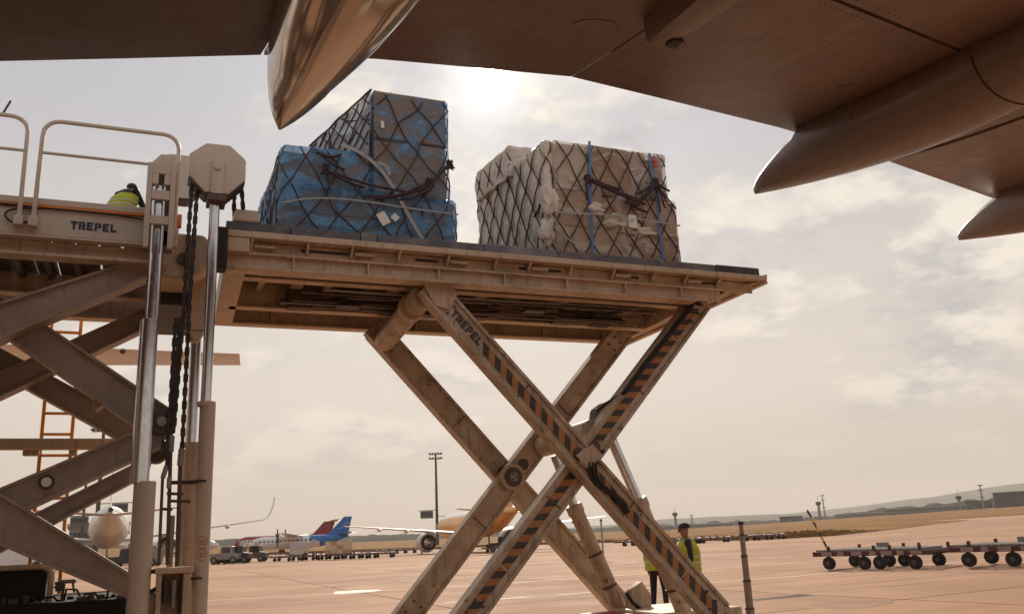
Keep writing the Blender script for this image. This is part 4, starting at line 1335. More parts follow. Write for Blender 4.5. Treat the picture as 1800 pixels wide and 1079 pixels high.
# the stack widens to the left towards the rear: netted side wall
mb = MB(); rows = []
for j in range(13):
    t = j / 12
    row = []
    for i in range(19):
        s = i / 18
        yy = fy0 + .03 + s * 1.75
        top = 7.85 - .16 * s
        x = 2.695 - .56 * s - t * .05 + .03 * n3(s * 5, t * 4, 2)
        z = 6.84 + (top - 6.84) * (1 - t)
        row.append((x, yy, z))
    rows.append(row)
mb.loft(rows, False, False)
o = mb.build('side_cover', 'film_side', LL, 0, 60)
bv.append(BVHTree.FromPolygons([tuple(v) for v in mb.v], mb.f))
mbc = MB()
for k in range(-6, 12):
    for sg in (1, -1):
        seg = []
        for q in range(25):
            t_ = q / 24; s_ = (k * .17 + sg * t_ * .55) if sg > 0 else (k * .17 - t_ * .55 + .3)
            if 0 <= s_ <= 1 and t_ > .02:
                i_, j_ = min(17.99, s_ * 18), min(11.99, t_ * 12)
                a_ = Vector(rows[int(j_)][int(i_)]).lerp(Vector(rows[int(j_)][int(i_) + 1]), i_ % 1)
                b_ = Vector(rows[int(j_) + 1][int(i_)]).lerp(Vector(rows[int(j_) + 1][int(i_) + 1]), i_ % 1)
                seg.append(a_.lerp(b_, j_ % 1) + Vector((-.012, -.012, .006)))
        if len(seg) > 2: mbc.tube(seg, .0105, 5)
mbc.tube([Vector(q) + Vector((-.01, -.01, .004)) for q in rows[0]], .014, 5)
oc_ = mbc.build('net', 'cord', LL, 0, 60); oc_['kind'] = 'stuff'
net(LL, (1.44, 3.94, fy0 - .02, fy1 + .02), zb, 7.95, bv, 2.0, k=1.25, pitch=.46, warp=.17)


def LP(px, py, dy=0.0):                      # point just in front of the left load's face
    return at(px, py, Y=fy0 - .03 + dy)


ribbon(LL, [LP(600, 254, .12), LP(625, 264, .0), LP(650, 280, -.01), LP(675, 305, -.01), LP(700, 345, -.03), LP(725, 390, -.05), LP(748, 428, -.06)], .052, 'strap', 'strap')
ribbon(LL, [LP(664, 286, -.02), LP(678, 292, -.03), LP(686, 308, -.02)], .045, 'strap_tail', 'strap')
ribbon(LL, [LP(497, 356, -.05), LP(540, 349, -.04), LP(590, 349, -.05), LP(650, 355, -.05), LP(720, 366, -.05), LP(806, 377, -.04)], .022, 'strap', 'strap')
ribbon(LL, [LP(668, 374, -.035), LP(680, 394, -.04)], .13, 'label', 'label')
ribbon(LL, [LP(690, 378, -.035), LP(699, 386, -.035)], .09, 'label', 'label')
ribbon(LL, [LP(672, 213, -.0), LP(673, 225, -.0)], .045, 'label', 'label')
for a, b, r in (((556, 268), (600, 272), .02), ((572, 298), (640, 330), .02), ((575, 300), (720, 338), .017), ((660, 350), (750, 322), .022), ((735, 340), (762, 322), .03), ((562, 270), (606, 298), .016), ((755, 325), (790, 288), .02), ((640, 345), (752, 330), .018), ((575, 300), (578, 334), .02), ((700, 352), (757, 326), .014)):
    mid = LP((a[0] + b[0]) / 2 + random.uniform(-6, 6), (a[1] + b[1]) / 2 + 6, -.06)
    cord(LL, smooth_path([LP(*a, -.03), mid, LP(*b, -.04)]), r, 'gathered_cord')
for c_ in ((754, 322), (572, 298), (790, 290)):
    p = LP(*c_, -.05); pts = []
    for k in range(26):
        pts.append(p + Vector((.055 * math.cos(k * 1.9) * (1 + .4 * math.sin(k * 2.3)), -.02 * math.sin(k * 1.3), .075 * math.sin(k * 1.45))))
    cord(LL, pts, .012, 'net_knot')

# ---- right load: pale pillowed film on the side, cartons with blue straps in front
RL = thing('cargo_pallet', 'netted cargo pallet of brown cartons in clear film with blue straps nearer platform tip', 'cargo pallet', (6.4, 12.2, PZ), 'netted cargo pallets on the loader platform')
gx0, gx1, gy0, gy1 = 5.33, 7.50, 11.05, 13.5
MB().box(gx0 - .2, gx1 + .14, gy0 - .08, gy1 + .05, PZ, PZ + .045).build('pallet_base', 'alu', RL, .008)
low = 6.70
for (a, b, c, d, m_) in ((5.44, 6.62, zb, 6.12, 'card_pale'), (6.62, 7.50, zb, 6.1, 'card'), (5.44, 6.2, 6.12, low, 'card_pale'), (6.2, 6.9, 6.12, low - .05, 'card'), (6.9, 7.50, 6.1, low - .02, 'card_pale')):
    carton(a, b, gy0 + .05, gy0 + .9, c, d, m_, RL)
for (a, b, c, d, m_) in ((5.46, 5.98, low, 7.45, 'foil'), (5.99, 6.72, low - .02, 7.50, 'card'), (6.73, 7.06, low, 6.95, 'card_grey'), (6.73, 7.0, 6.95, 7.2, 'card_grey'), (6.72, 7.02, 7.2, 7.48, 'card_grey'), (7.07, 7.36, low, 7.05, 'card_grey'), (7.01, 7.34, 7.05, 7.26, 'card_grey'), (7.03, 7.33, 7.27, 7.46, 'card_grey')):
    carton(a, b, gy0 + .05, gy0 + .9, c, d, m_, RL)
carton(5.4, 7.4, gy0 + .95, gy1 - .1, zb, 7.5, 'card_pale', RL)
bv = []
bend = lambda q, z: Vector((-.24 * max(0, (q.y - gy0) / 2.4) * (1 if q.x < 6 else .1), 0, 0))
o, b = film_block('film_wrap', gx0 + .04, gx1, gy0 + .01, gy1, zb, low + .02, 'film_clear', RL, r=.03, bulge=.02, wr=.02, seed=21., k=1.15, pitch=.36, lean=bend); bv.append(b)
o, b = film_block('film_wrap', gx0 + .07, 7.38, gy0 + .02, gy1 - .05, low - .02, 7.50, 'film_clear', RL, r=.02, bulge=.012, wr=.012, seed=27., k=1.15, pitch=.36, lean=bend); bv.append(b)
# pillowed side shell
o, b = film_block('pillowed_film', gx0 - .03, 5.50, gy0 + .09, gy1 - .02, zb, 7.50, 'film_quilt', RL, r=.05, bulge=.07, wr=.012, seed=33., k=1.15, pitch=.36, lean=bend); bv.append(b)
o, b = film_block('pillowed_film', gx0 - .1, 5.9, gy0 + 1.1, gy1 - .1, 7.3, 7.85, 'film_quilt', RL, r=.06, bulge=.05, wr=.02, seed=37., k=1.15, pitch=.36, lean=bend); bv.append(b)
net(RL, (gx0 - .04, gx1 + .02, gy0 - .01, gy1 + .02), zb, 7.9, bv, 8.0, k=1.15, pitch=.36, warp=.065)
# bulging white bags
def bag(px, py, sx, sz, seed, parent=RL, m='foil'):
    c = at(px, py, Y=gy0 + .05); mb = MB(); rings = []
    for i in range(1, 20):
        th = math.pi * i / 20; row = []
        for k in range(36):
            ph = 2 * math.pi * k / 36
            d = Vector((math.sin(th) * math.cos(ph), math.sin(th) * math.sin(ph), math.cos(th)))
            rr_ = 1 + .55 * n3(d.x * 1.7 + seed, d.y * 1.7, d.z * 1.7) + .25 * n3(d.x * 4 + seed, d.y * 4, d.z * 4) + .12 * abs(n3(d.x * 9 + seed, d.y * 9, d.z * 9))
            row.append(c + Vector((d.x * sx * rr_, d.y * .085 * rr_, d.z * sz * rr_)))
        rings.append(row)
    return mb.loft(rings, True, True).build('foam_bag', m, parent, 0, 60)


bag(955, 350, .13, .24, 1.0); bag(950, 408, .10, .18, 4.0)
bag(1078, 392, .26, .13, 7.0); bag(1122, 408, .22, .09, 9.0); bag(1036, 368, .17, .10, 12.0)


def RP(px, py, dy=0.0):
    return at(px, py, Y=gy0 - .035 + dy)


for (pts) in ([(1027, 247), (1028, 290), (1029, 340), (1031, 395), (1033, 448)], [(1133, 268), (1137, 300), (1146, 345), (1151, 400), (1157, 460)]):
    ribbon(RL, [RP(*p) for p in pts], .04, 'strap', 'strap_blue')
ribbon(RL, [RP(968, 372, -.03), RP(1030, 375, -.04), RP(1090, 380, -.04), RP(1187, 396, -.03)], .026, 'strap', 'strap')
ribbon(RL, [RP(1003, 430, -.02), RP(960, 395, -.04), RP(900, 428, .1)][0:2], .03, 'strap', 'strap')
lb = RP(1103, 388, -.05)
MB().prism([(lb.x - .075, lb.z - .10), (lb.x + .075, lb.z - .115), (lb.x + .07, lb.z + .10), (lb.x - .07, lb.z + .105)], lb.y - .004, lb.y + .004).build('label', 'label', RL, 0)
for k in range(3):
    MB().box(lb.x - .05, lb.x + .05 - .02 * k, lb.y - .006, lb.y - .004, lb.z + .03 - .025 * k, lb.z + .036 - .025 * k).build('label_print', 'letter', RL, 0)
for (px, py, m_) in ((1128, 276, 'label'), (1138, 280, 'label_red'), (1143, 287, 'label_red')):
    c = RP(px, py, .02); MB().box(c.x - .04, c.x + .04, c.y - .006, c.y, c.z - .05, c.z + .04).build('label', m_, RL, 0)
for a, b, r in (((1018, 308), (1080, 332), .022), ((1022, 312), (1118, 352), .026), ((1030, 318), (1125, 358), .022), ((1040, 318), (1100, 350), .018), ((1090, 352), (1112, 358), .03), ((1100, 362), (1140, 322), .022), ((1118, 352), (1146, 318), .022), ((1112, 340), (1143, 315), .018), ((1143, 318), (1168, 335), .02), ((1145, 320), (1160, 365), .016), ((1143, 322), (1152, 372), .014), ((1020, 310), (1022, 350), .02), ((1098, 358), (1130, 372), .02), ((1150, 330), (1180, 366), .014), ((930, 380), (940, 356), .02), ((895, 415), (905, 408), .03)):
    dy = -.05 if a[0] > 960 else -.0
    q0, q1 = RP(*a, dy), RP(*b, dy - .02)
    if a[0] < 960: q0, q1 = at(*a, X=gx0 - .12), at(*b, X=gx0 - .1)
    cord(RL, smooth_path([q0, q0.lerp(q1, .5) + Vector((0, -.02, -.03)), q1]), r, 'gathered_cord')
for c_, s_ in (((1024, 314), 1.2), ((1144, 322), 1.6), ((1108, 356), 1.1)):
    p = RP(*c_, -.06); pts = []
    for k in range(34):
        pts.append(p + Vector((s_ * .038 * math.cos(k * 1.9) * (1 + .4 * math.sin(k * 2.3)), -.03 * math.sin(k * 1.3), s_ * .058 * math.sin(k * 1.45))))
    cord(RL, pts, .014, 'net_knot')

RL.location.x += .09

# ------------------------------------------------------------------ parked freighter overhead: wing, fairings, fuselage, tailplane
AFT = Vector((-0.092, 0.996, 0)).normalized()
FWD = -AFT
AC = thing('cargo_aircraft', 'parked freighter whose pale wing underside and flap fairings hang overhead', 'aircraft', (-11, 10, 0))


def te(px, py):                              # trailing edge point on the dihedral plane Z = 6 + 0.09 X
    d = ray(px, py); t = (6.0 - CAMZ) / (d.z - 0.09 * d.x)
    return CAM + d * t


T = [te(0, 108), te(230, 103), te(458, 97), te(650, 103), te(830, 119), te(1003, 135), te(1190, 180), te(1380, 227), te(1560, 283), te(1735, 345), te(1800, 368)]
left = [Vector((-8.2, 8.9, 5.35)), Vector((-4.0, 8.75, 5.66))]
dr = (T[-1] - T[-3]).normalized()
TE = left + T + [T[-1] + dr * 5, T[-1] + dr * 12, T[-1] + dr * 20]


def wing_low(p, s):                          # lower surface s metres ahead of the trailing edge
    c = max(3.0, 10.5 - .22 * (p.x + 8))
    t = min(1, s / c)
    sag = -.55 * (1 - (1 - min(1, t / .62)) ** 2) if t < .62 else -.55 * (1 - ((t - .62) / .38) ** 2) ** .5 if t < 1 else 0
    return p + FWD * s + Vector((0, 0, .035 * s * .3 + sag * min(1, c / 10)))


def low_z(x, s):
    return wing_low(Vector((x, 0, 6.0 + .09 * x)), max(0, s)).z


def wing_panel(name, i0, i1, s0, s1, m, g0=.0, g1=.0, drop=0.0):
    """panel of skin between trailing edge stations i0..i1 (floats) and chord distances s0..s1"""
    def tp(f):
        i = min(int(f), len(TE) - 2); return TE[i].lerp(TE[i + 1], f - i)
    nu, nv = max(4, int((i1 - i0) * 5)), max(4, int((s1 - s0) / .35))
    lo_, up_ = [], []
    vs, fs = [], []
    for a in range(nu + 1):
        f = i0 + (i1 - i0) * a / nu
        p = tp(f)
        if a == 0: p = p + (tp(min(f + .2, len(TE) - 1)) - p).normalized() * g0
        if a == nu: p = p - (p - tp(max(f - .2, 0))).normalized() * g1
        for b in range(nv + 1):
            q = wing_low(p, s0 + (s1 - s0) * b / nv) + Vector((0, 0, drop))
            vs.append(q)
    n = len(vs)
    vs += [v + Vector((0, 0, .045)) for v in vs]
    w = nv + 1
    for a in range(nu):
        for b in range(nv):
            i = a * w + b
            fs.append((i, i + 1, i + w + 1, i + w)); fs.append((n + i, n + i + w, n + i + w + 1, n + i + 1))
    rim = [a * w for a in range(nu + 1)] + [nu * w + b for b in range(1, w)] + [a * w + nv for a in range(nu - 1, -1, -1)] + [b for b in range(nv - 1, 0, -1)]
    for a, b in zip(rim, rim[1:] + rim[:1]):
        fs.append((a, b, n + b, n + a))
    return MB().add(vs, fs).build(name, m, AC, 0, 40)


FC = 2.55
for (a, b, c) in ((0, 4, FC), (4.03, 7, FC), (7.012, 9.98, FC), (10.02, 13, 2.3), (13.04, 15, 2.0)):
    wing_panel('flap', a, b, 0.0, c, 'flap_shaded' if a == 0 else 'flap')
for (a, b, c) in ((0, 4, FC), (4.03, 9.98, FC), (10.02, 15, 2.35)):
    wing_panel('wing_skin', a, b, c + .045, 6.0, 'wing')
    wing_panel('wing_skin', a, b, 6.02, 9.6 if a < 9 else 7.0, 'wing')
# wing body above the skins
rings = []
for i, p in enumerate(TE):
    c = max(3.0, 10.5 - .22 * (p.x + 8)) * .985
    lo_ = [wing_low(p, s * c / 12) + Vector((0, 0, .06)) for s in range(1, 13)]
    up_ = [wing_low(p, s * c / 12) + Vector((0, 0, .10 + 1.1 * (c / 10) * math.sin(math.pi * (s / 12) ** .9) ** .8)) for s in range(11, 0, -1)]
    rings.append(lo_ + up_)
MB().loft(rings, True, True).build('wing_body', 'hull', AC, 0, 40)


rp = random.Random(5)
for k in range(14):
    f = rp.uniform(4.3, 11.5); sD = rp.choice((.55, 1.25, 1.9, 3.1, 3.7, 4.4)) + rp.uniform(-.1, .1)
    i = int(f); pT = TE[i].lerp(TE[i + 1], f - i)
    c0, c1, c2 = wing_low(pT, sD), wing_low(pT, sD + .1), wing_low(pT + (TE[i + 1] - TE[i]).normalized() * .1, sD)
    ux_, uy_ = (c2 - c0).normalized(), (c1 - c0).normalized(); nn = ux_.cross(uy_)
    if nn.z > 0: nn = -nn
    a_, b_ = rp.choice(((.09, .14), (.16, .10), (.22, .13)))
    ring_ = [c0 + ux_ * a_ * math.cos(q * math.pi / 10) + uy_ * b_ * math.sin(q * math.pi / 10) for q in range(20)]
    MB().loft([[q + nn * -.004 for q in ring_], [q + nn * .004 for q in ring_]], True, True).build('access_panel', 'flap' if k % 2 else 'wing', AC, 0, 30)
    MB().tube([q + nn * .003 for q in ring_] + [ring_[0] + nn * .003], .002, 4, False).build('panel_rim', 'seam', AC, 0, 0)
for k in range(5):
    f0 = 4.4 + k * 1.5
    pts_ = []
    for q in range(12):
        i = int(f0); pT = TE[i].lerp(TE[i + 1], f0 - i)
        pts_.append(wing_low(pT, FC + .1 + q * .3) + Vector((0, 0, -.002)))
    MB().tube(pts_, .004, 4).build('panel_seam', 'seam', AC, 0, 0)


rv = MB()


def rivet(f, sD):
    i = min(int(f), len(TE) - 2); pT = TE[i].lerp(TE[i + 1], f - i)
    c = wing_low(pT, sD) + Vector((0, 0, -.003))
    if c.x < -3 or c.x > 15: return
    rv.add([c + Vector((.0085 * math.cos(q * math.pi / 3), .0085 * math.sin(q * math.pi / 3), .002)) for q in range(6)] + [c], [(q, (q + 1) % 6, 6) for q in range(6)])


for sD in (.10, FC - .07, FC + .12, FC + .9, FC + 1.7, FC + 2.5):
    f = 1.5
    while f < 13.8:
        i = int(f); f += .085 / max(.2, (TE[i + 1] - TE[i]).length); rivet(f, sD)
for f in (3.9, 4.15, 5.5, 6.9, 7.1, 8.2, 9.2, 9.9, 10.15, 11.1, 12.0):
    q = .2
    while q < 5.6:
        rivet(f, q); q += .085
rvo = rv.build('rivet_rows', 'seam', AC, 0, 0); rvo['kind'] = 'stuff'


def canoe(tip_px, tip_z, half, depth, length, m, s_te, sect=2.3, name='flap_track_fairing', seam=True, shift=0.0, blunt=.06):
    tip = at(*tip_px, Z=tip_z); rings = []
    # trailing edge height near this fairing
    best = min(range(len(TE) - 1), key=lambda i: abs((TE[i].lerp(TE[i + 1], .5) - tip).length))
    n = 34
    for j in range(n + 1):
        s = length * (j / n) ** 1.15
        t = s / length
        c = tip + FWD * s + Vector((shift * s, 0, 0))
        f = min(1, s / s_te)
        w = half * (1 - (1 - min(1, t / .55)) ** 2.0) ** .62 if t < .55 else half * max(.02, 1 - ((t - .55) / .45) ** 2)
        w = max(w, blunt * half)
        zw = low_z(c.x, s - s_te)                                # wing underside here
        ztop = tip.z + .09 + (zw - tip.z - .09) * (f ** .8) if s < s_te else zw + .12
        zb_ = tip.z - .03 - depth * math.sin(math.pi / 2 * min(1, t / .5))
        if t > .5: zb_ = zb_ + ((zw + .05) - zb_) * ((t - .5) / .5) ** 2
        zb_ = min(zb_, ztop - .04)
        row = []
        cz, hz_ = ztop - (ztop - zb_) * .42, None
        for k in range(28):
            an = 2 * math.pi * k / 28
            ca, sa = math.cos(an), math.sin(an)
            e = 2 / sect
            x = w * math.copysign(abs(ca) ** e, ca)
            z = math.copysign(abs(sa) ** (e if sa > 0 else 1.0), sa) * ((ztop - cz) if sa > 0 else (cz - zb_))
            side = Vector((-FWD.y, FWD.x, 0))
            row.append(c - side * x * -1 + Vector((0, 0, cz + z - c.z)))
        rings.append(row)
    o = MB().loft(rings, True, True).build(name, m, AC, 0, 50)
    if seam:
        j = int(n * .62)
        r_ = rings[j]
        cc = Vector((0, 0, 0))
        for q in r_: cc += q
        cc /= len(r_)
        MB().tube([cc + (q - cc) * 1.002 for q in r_[14:28]], .010, 5).build('panel_seam', 'seam', o, 0)
    return o


canoe((492, 224), 5.62, .50, .22, 5.6, 'gloss', .85, sect=2.2, seam=False)
canoe((1328, 338), 6.27, .56, .42, 6.6, 'fair', 1.15, sect=2.5)
canoe((1686, 420), 6.72, .56, .42, 6.4, 'fair', 1.1, sect=2.5)
# small blunt actuator fairing
tp_ = at(1150, 74, Z=5.98)
rings = []
for q_, w, d in ((0, .09, .03), (.05, .13, .07), (.4, .21, .12), (1.1, .27, .17), (1.9, .25, .14), (2.8, .12, .0)):
    c = tp_ + FWD * q_; zt = tp_.z + .32
    row = [c + Vector((x, 0, 0)) for x in (-w, -w * .8, -w * .2, w * .55, w, w, -w)]
    zs = [tp_.z + .06, tp_.z - d * .9, tp_.z - d, tp_.z - d * .8, tp_.z + .04, zt, zt]
    rings.append([Vector((q.x, q.y, z_)) for q, z_ in zip(row, zs)])
af = MB().loft(rings, True, True).build('actuator_fairing', 'fair', AC, 0, 25)
MB().box(tp_.x + .05, tp_.x + .16, tp_.y - .22, tp_.y - .10, tp_.z - .10, tp_.z - .06).build('drain_port', 'dark', af, 0)
# fuselage (left of the picture) and tailplane
prof = [(0, .1), (1.5, 1.3), (4, 2.4), (8, 3.05), (12, 3.2), (42, 3.2), (50, 2.7), (58, 1.7), (66, .5), (68, .2)]
MB().lathe(prof, Vector((-11, 10, 5.4)) + FWD * 26, AFT, 40).build('fuselage', 'hull', AC, 0, 40)
tpn, tpf = at(421, 622, Y=36), at(423, 642, Y=39.5)


def airfoil_ring(p_le, p_te, th, up=Vector((0, 0, 1)), n=8):
    top, bot = [], []
    for k in range(n + 1):
        t = k / n; y = th * (2.6 * (math.sqrt(t) - t) * .9 + .04 * (1 - t) * t)
        c = p_le.lerp(p_te, t)
        top.append(c + up * (y * .5 + .004)); bot.append(c - up * (y * .5 + .004))
    return top + bot[::-1][1:-1]


rt_n, rt_f = at(180, 612, Y=36), at(180, 642, Y=39.5)
dN, dF = (tpn - rt_n), (tpf - rt_f)
ro_n, ro_f = tpn - dN * 3.4, tpf - dF * 3.4
ringA = airfoil_ring(ro_n, ro_f, .5); ringB = airfoil_ring(tpn, tpf, .26)
tpl = MB().loft([ringA, [a.lerp(b, .7) for a, b in zip(ringA, ringB)], ringB], True, True).build('tailplane', 'hull', AC, 0, 40)
vz = at(216, 617, Y=36.4)
MB().cyl((vz.x, vz.y - .25, vz.z - .10), (vz.x, vz.y - .2, vz.z), .10, n=12).build('vent', 'dark', tpl, 0)
MB().box(-16.5, -10.5, 38.5, 39.0, 8.2, 9.0).build('tailplane_root', 'hull', AC, .1)


# ------------------------------------------------------------------ people
def skin_body(J, E_, name):
    """J: {key: (pos, radius)}, E_: edges; returns evaluated mesh of a Skin + Subdivision body"""
    keys = list(J); me = bpy.data.meshes.new(name + '_rig')
    me.from_pydata([J[k_][0] for k_ in keys], [(keys.index(a), keys.index(b)) for a, b in E_], [])
    ob = bpy.data.objects.new(name + '_rig', me); COL.objects.link(ob)
    sk = ob.modifiers.new('skin', 'SKIN'); sk.use_smooth_shade = True
    sb = ob.modifiers.new('sub', 'SUBSURF'); sb.levels = 2; sb.render_levels = 2
    for i, k_ in enumerate(keys):
        r = J[k_][1]
        me.skin_vertices[0].data[i].radius = r if isinstance(r, tuple) else (r, r)
        me.skin_vertices[0].data[i].use_root = (i == 0)
    bpy.context.view_layer.update()
    dg = bpy.context.evaluated_depsgraph_get()
    out = bpy.data.meshes.new_from_object(ob.evaluated_get(dg))
    bpy.data.objects.remove(ob)
    return out


def hand(J, E_, side, wrist, palm_dir, spread):
    """five separate bent fingers rooted in the palm"""
    w = Vector(wrist); d = Vector(palm_dir).normalized(); s = Vector(spread).normalized(); nrm = d.cross(s)
    J[side + 'palm'] = (tuple(w + d * .055), (.034, .02)); E_.append((side + 'wrist', side + 'palm'))
    for i, (o_, ln) in enumerate(((-.027, .070), (-.009, .08), (.009, .076), (.027, .060))):
        a = w + d * .09 + s * o_
        J[side + 'f%da' % i] = (tuple(a), .009); E_.append((side + 'palm', side + 'f%da' % i))
        b = a + d * ln * .55 + nrm * .012
        J[side + 'f%db' % i] = (tuple(b), .0085); E_.append((side + 'f%da' % i, side + 'f%db' % i))
        c = b + d * ln * .35 + nrm * .03
        J[side + 'f%dc' % i] = (tuple(c), .0075); E_.append((side + 'f%db' % i, side + 'f%dc' % i))
    a = w + d * .04 - s * .04
    J[side + 'ta'] = (tuple(a), .011); E_.append((side + 'palm', side + 'ta'))
    J[side + 'tb'] = (tuple(a + d * .045 - s * .02 + nrm * .015), .0095); E_.append((side + 'ta', side + 'tb'))


def person(label, loc, rz, pose, skin='skin', cap=False, vest_open=False, height=1.0, group='airport workers in yellow vests'):
    """local +X is the way the person faces"""
    root = thing('person', label, 'person', loc, group, rz, local=True)
    J, E_ = {}, []
    p = pose
    def j(k_, pos, r): J[k_] = (tuple(pos), r)
    pel = Vector(p['pelvis']); ch = Vector(p['chest']); nk = Vector(p['neck']); hd = Vector(p['head'])
    j('pelvis', pel, (.15, .115)); j('belly', pel.lerp(ch, .45), (.15, .115)); j('chest', ch, (.165, .125)); j('neckbase', nk - (nk - ch) * .22, (.085, .085))
    j('neck', nk, .058); j('jaw', hd - Vector((0, 0, .055)) + Vector((.015, 0, 0)), (.07, .08)); j('skull', hd + Vector((0, 0, .045)), (.082, .098)); j('crown', hd + Vector((-.005, 0, .10)), (.06, .07))
    E_ += [('pelvis', 'belly'), ('belly', 'chest'), ('chest', 'neckbase'), ('neckbase', 'neck'), ('neck', 'jaw'), ('jaw', 'skull'), ('skull', 'crown')]
    for sd in ('l', 'r'):
        j(sd + 'sh', p[sd + 'sh'], .072); j(sd + 'el', p[sd + 'el'], .052); j(sd + 'wrist', p[sd + 'wr'], .034)
        E_ += [('neckbase', sd + 'sh'), (sd + 'sh', sd + 'el'), (sd + 'el', sd + 'wrist')]
        dv = Vector(p[sd + 'wr']) - Vector(p[sd + 'el'])
        hand(J, E_, sd, p[sd + 'wr'], dv, p.get(sd + 'spread', (1, 0, 0)))
        j(sd + 'hip', p[sd + 'hip'], .092); j(sd + 'kn', p[sd + 'kn'], .066); j(sd + 'cf', Vector(p[sd + 'kn']).lerp(Vector(p[sd + 'an']), .35), .062)
        j(sd + 'an', p[sd + 'an'], .046); j(sd + 'heel', Vector(p[sd + 'an']) + Vector((-.03, 0, -.045)), .042); j(sd + 'toe', Vector(p[sd + 'toe']), (.048, .034))
        E_ += [('pelvis', sd + 'hip'), (sd + 'hip', sd + 'kn'), (sd + 'kn', sd + 'cf'), (sd + 'cf', sd + 'an'), (sd + 'an', sd + 'heel'), (sd + 'heel', sd + 'toe')]
    me = skin_body(J, E_, 'person')
    me.materials.clear()
    for m_ in (skin, 'cloth', 'rubber'): me.materials.append(M[m_])
    wl_, wr_ = Vector(p['lwr']), Vector(p['rwr'])
    feet = [Vector(p['lan']), Vector(p['ran'])]
    for f in me.polygons:
        c = f.center
        if c.z > nk.z - .02 and (c - hd).length < .26: i = 0
        elif min((c - wl_).length, (c - wr_).length) < .17 and min((c - Vector(p['lel'])).length, (c - Vector(p['rel'])).length) > .2: i = 0
        elif min((c - feet[0]).length, (c - feet[1]).length) < .16 and c.z < min(feet[0].z, feet[1].z) + .06: i = 2
        else: i = 1
        f.material_index = i; f.use_smooth = True
    body = bpy.data.objects.new('body', me); COL.objects.link(body); body.parent = root; OFF['body'] = Vector()
    OFF[body.name] = Vector()
    # face: nose, eyes, ears
    n_ = hd + Vector((.088, 0, -.005))
    MB().lathe([(0, .004), (.012, .012), (.05, .018), (.058, .008)], n_ + Vector((.012, 0, .035)), (.1, 0, -1), 8).build('nose', skin, body, 0)
    for s in (-1, 1):
        MB().lathe([(0, .003), (.006, .011), (.014, .011), (.02, .003)], hd + Vector((.078, s * .033 - .0, .025)), (1, 0, 0), 8).build('eye', 'black', body, 0)
        MB().lathe([(0, .006), (.01, .03), (.02, .032), (.026, .01)], hd + Vector((-.005, s * .078, .01)), (0, s, 0), 10).build('ear', skin, body, 0)
    MB().box(hd.x + .082, hd.x + .094, -.022 + hd.y, .022 + hd.y, hd.z - .062, hd.z - .055).build('mouth', 'hair', body, 0)
    # hair or cap
    def dome(rx, ry, rz_, z0, cz, mm, nm, tilt=0):
        rings = []
        for i in range(7):
            th = math.pi / 2 * i / 7
            rings.append([hd + Vector((-.008 + rx * math.cos(th) * math.cos(a * math.pi / 10), ry * math.cos(th) * math.sin(a * math.pi / 10), cz + rz_ * math.sin(th))) for a in range(20)])
        return MB().loft(rings, True, True).build(nm, mm, body, 0, 60)
    if cap:
        cp = dome(.118, .098, .098, 0, .055, 'cloth', 'cap')
        mb = MB(); top, bot = [], []
        for k in range(9):
            a = -1.25 + 2.5 * k / 8
            top.append(hd + Vector((.05 + .135 * math.cos(a), .085 * math.sin(a), .062 - .02 * math.cos(a))))
        bot = [q - Vector((0, 0, .008)) for q in top]
        n = len(top)
        mb.add(top + bot, [tuple(range(n)), tuple(range(2 * n - 1, n - 1, -1))] + [(i, n + i, n + (i + 1) % n, (i + 1) % n) for i in range(n)])
        mb.build('cap_peak', 'cloth', cp, 0)
        MB().box(hd.x + .085, hd.x + .105, hd.y - .075, hd.y + .075, hd.z + .005, hd.z + .045).build('glasses', 'black', body, .005)
    else:
        dome(.102, .09, .082, 0, .055, 'hair', 'hair')
    # vest: shell round the trunk
    ax = (ch - pel).normalized()
    rings = []
    base = pel - ax * .06
    top_ = nk - (nk - ch) * .12
    for i in range(12):
        t = i / 11
        c = base.lerp(top_, t)
        wy = .235 + .015 * math.sin(t * 3) if t < .75 else .235 - .13 * ((t - .75) / .25) ** 1.5
        wx = .205 + .015 * math.sin(t * 3.1) if t < .75 else .205 - .07 * ((t - .75) / .25)
        row = []
        for k in range(28):
            a = 2 * math.pi * k / 28
            w_ = 1 + .05 * n3(math.cos(a) * 2, math.sin(a) * 2, t * 5 + loc[0])
            fl = .10 * max(0, (.35 - t)) if vest_open else .0
            row.append(c + Vector((wx * w_ * math.cos(a) * (1 + fl * 3), (wy * w_) * math.sin(a) * (1 + fl * 2), 0)))
        rings.append(row)
    vs_ = MB().loft(rings, True, False).build('vest', 'vest', body, 0, 60)
    for t in (.28, .5):
        i = int(t * 11)
        MB().loft([[q + (q - base.lerp(top_, i / 11)).normalized() * .006 for q in rings[i]], [q + (q - base.lerp(top_, (i + .45) / 11)).normalized() * .006 for q in [a.lerp(b, .45) for a, b in zip(rings[i], rings[i + 1])]]], True, False).build('reflective_band', 'reflect', vs_, 0, 60)
    root.scale = (height,) * 3
    return root


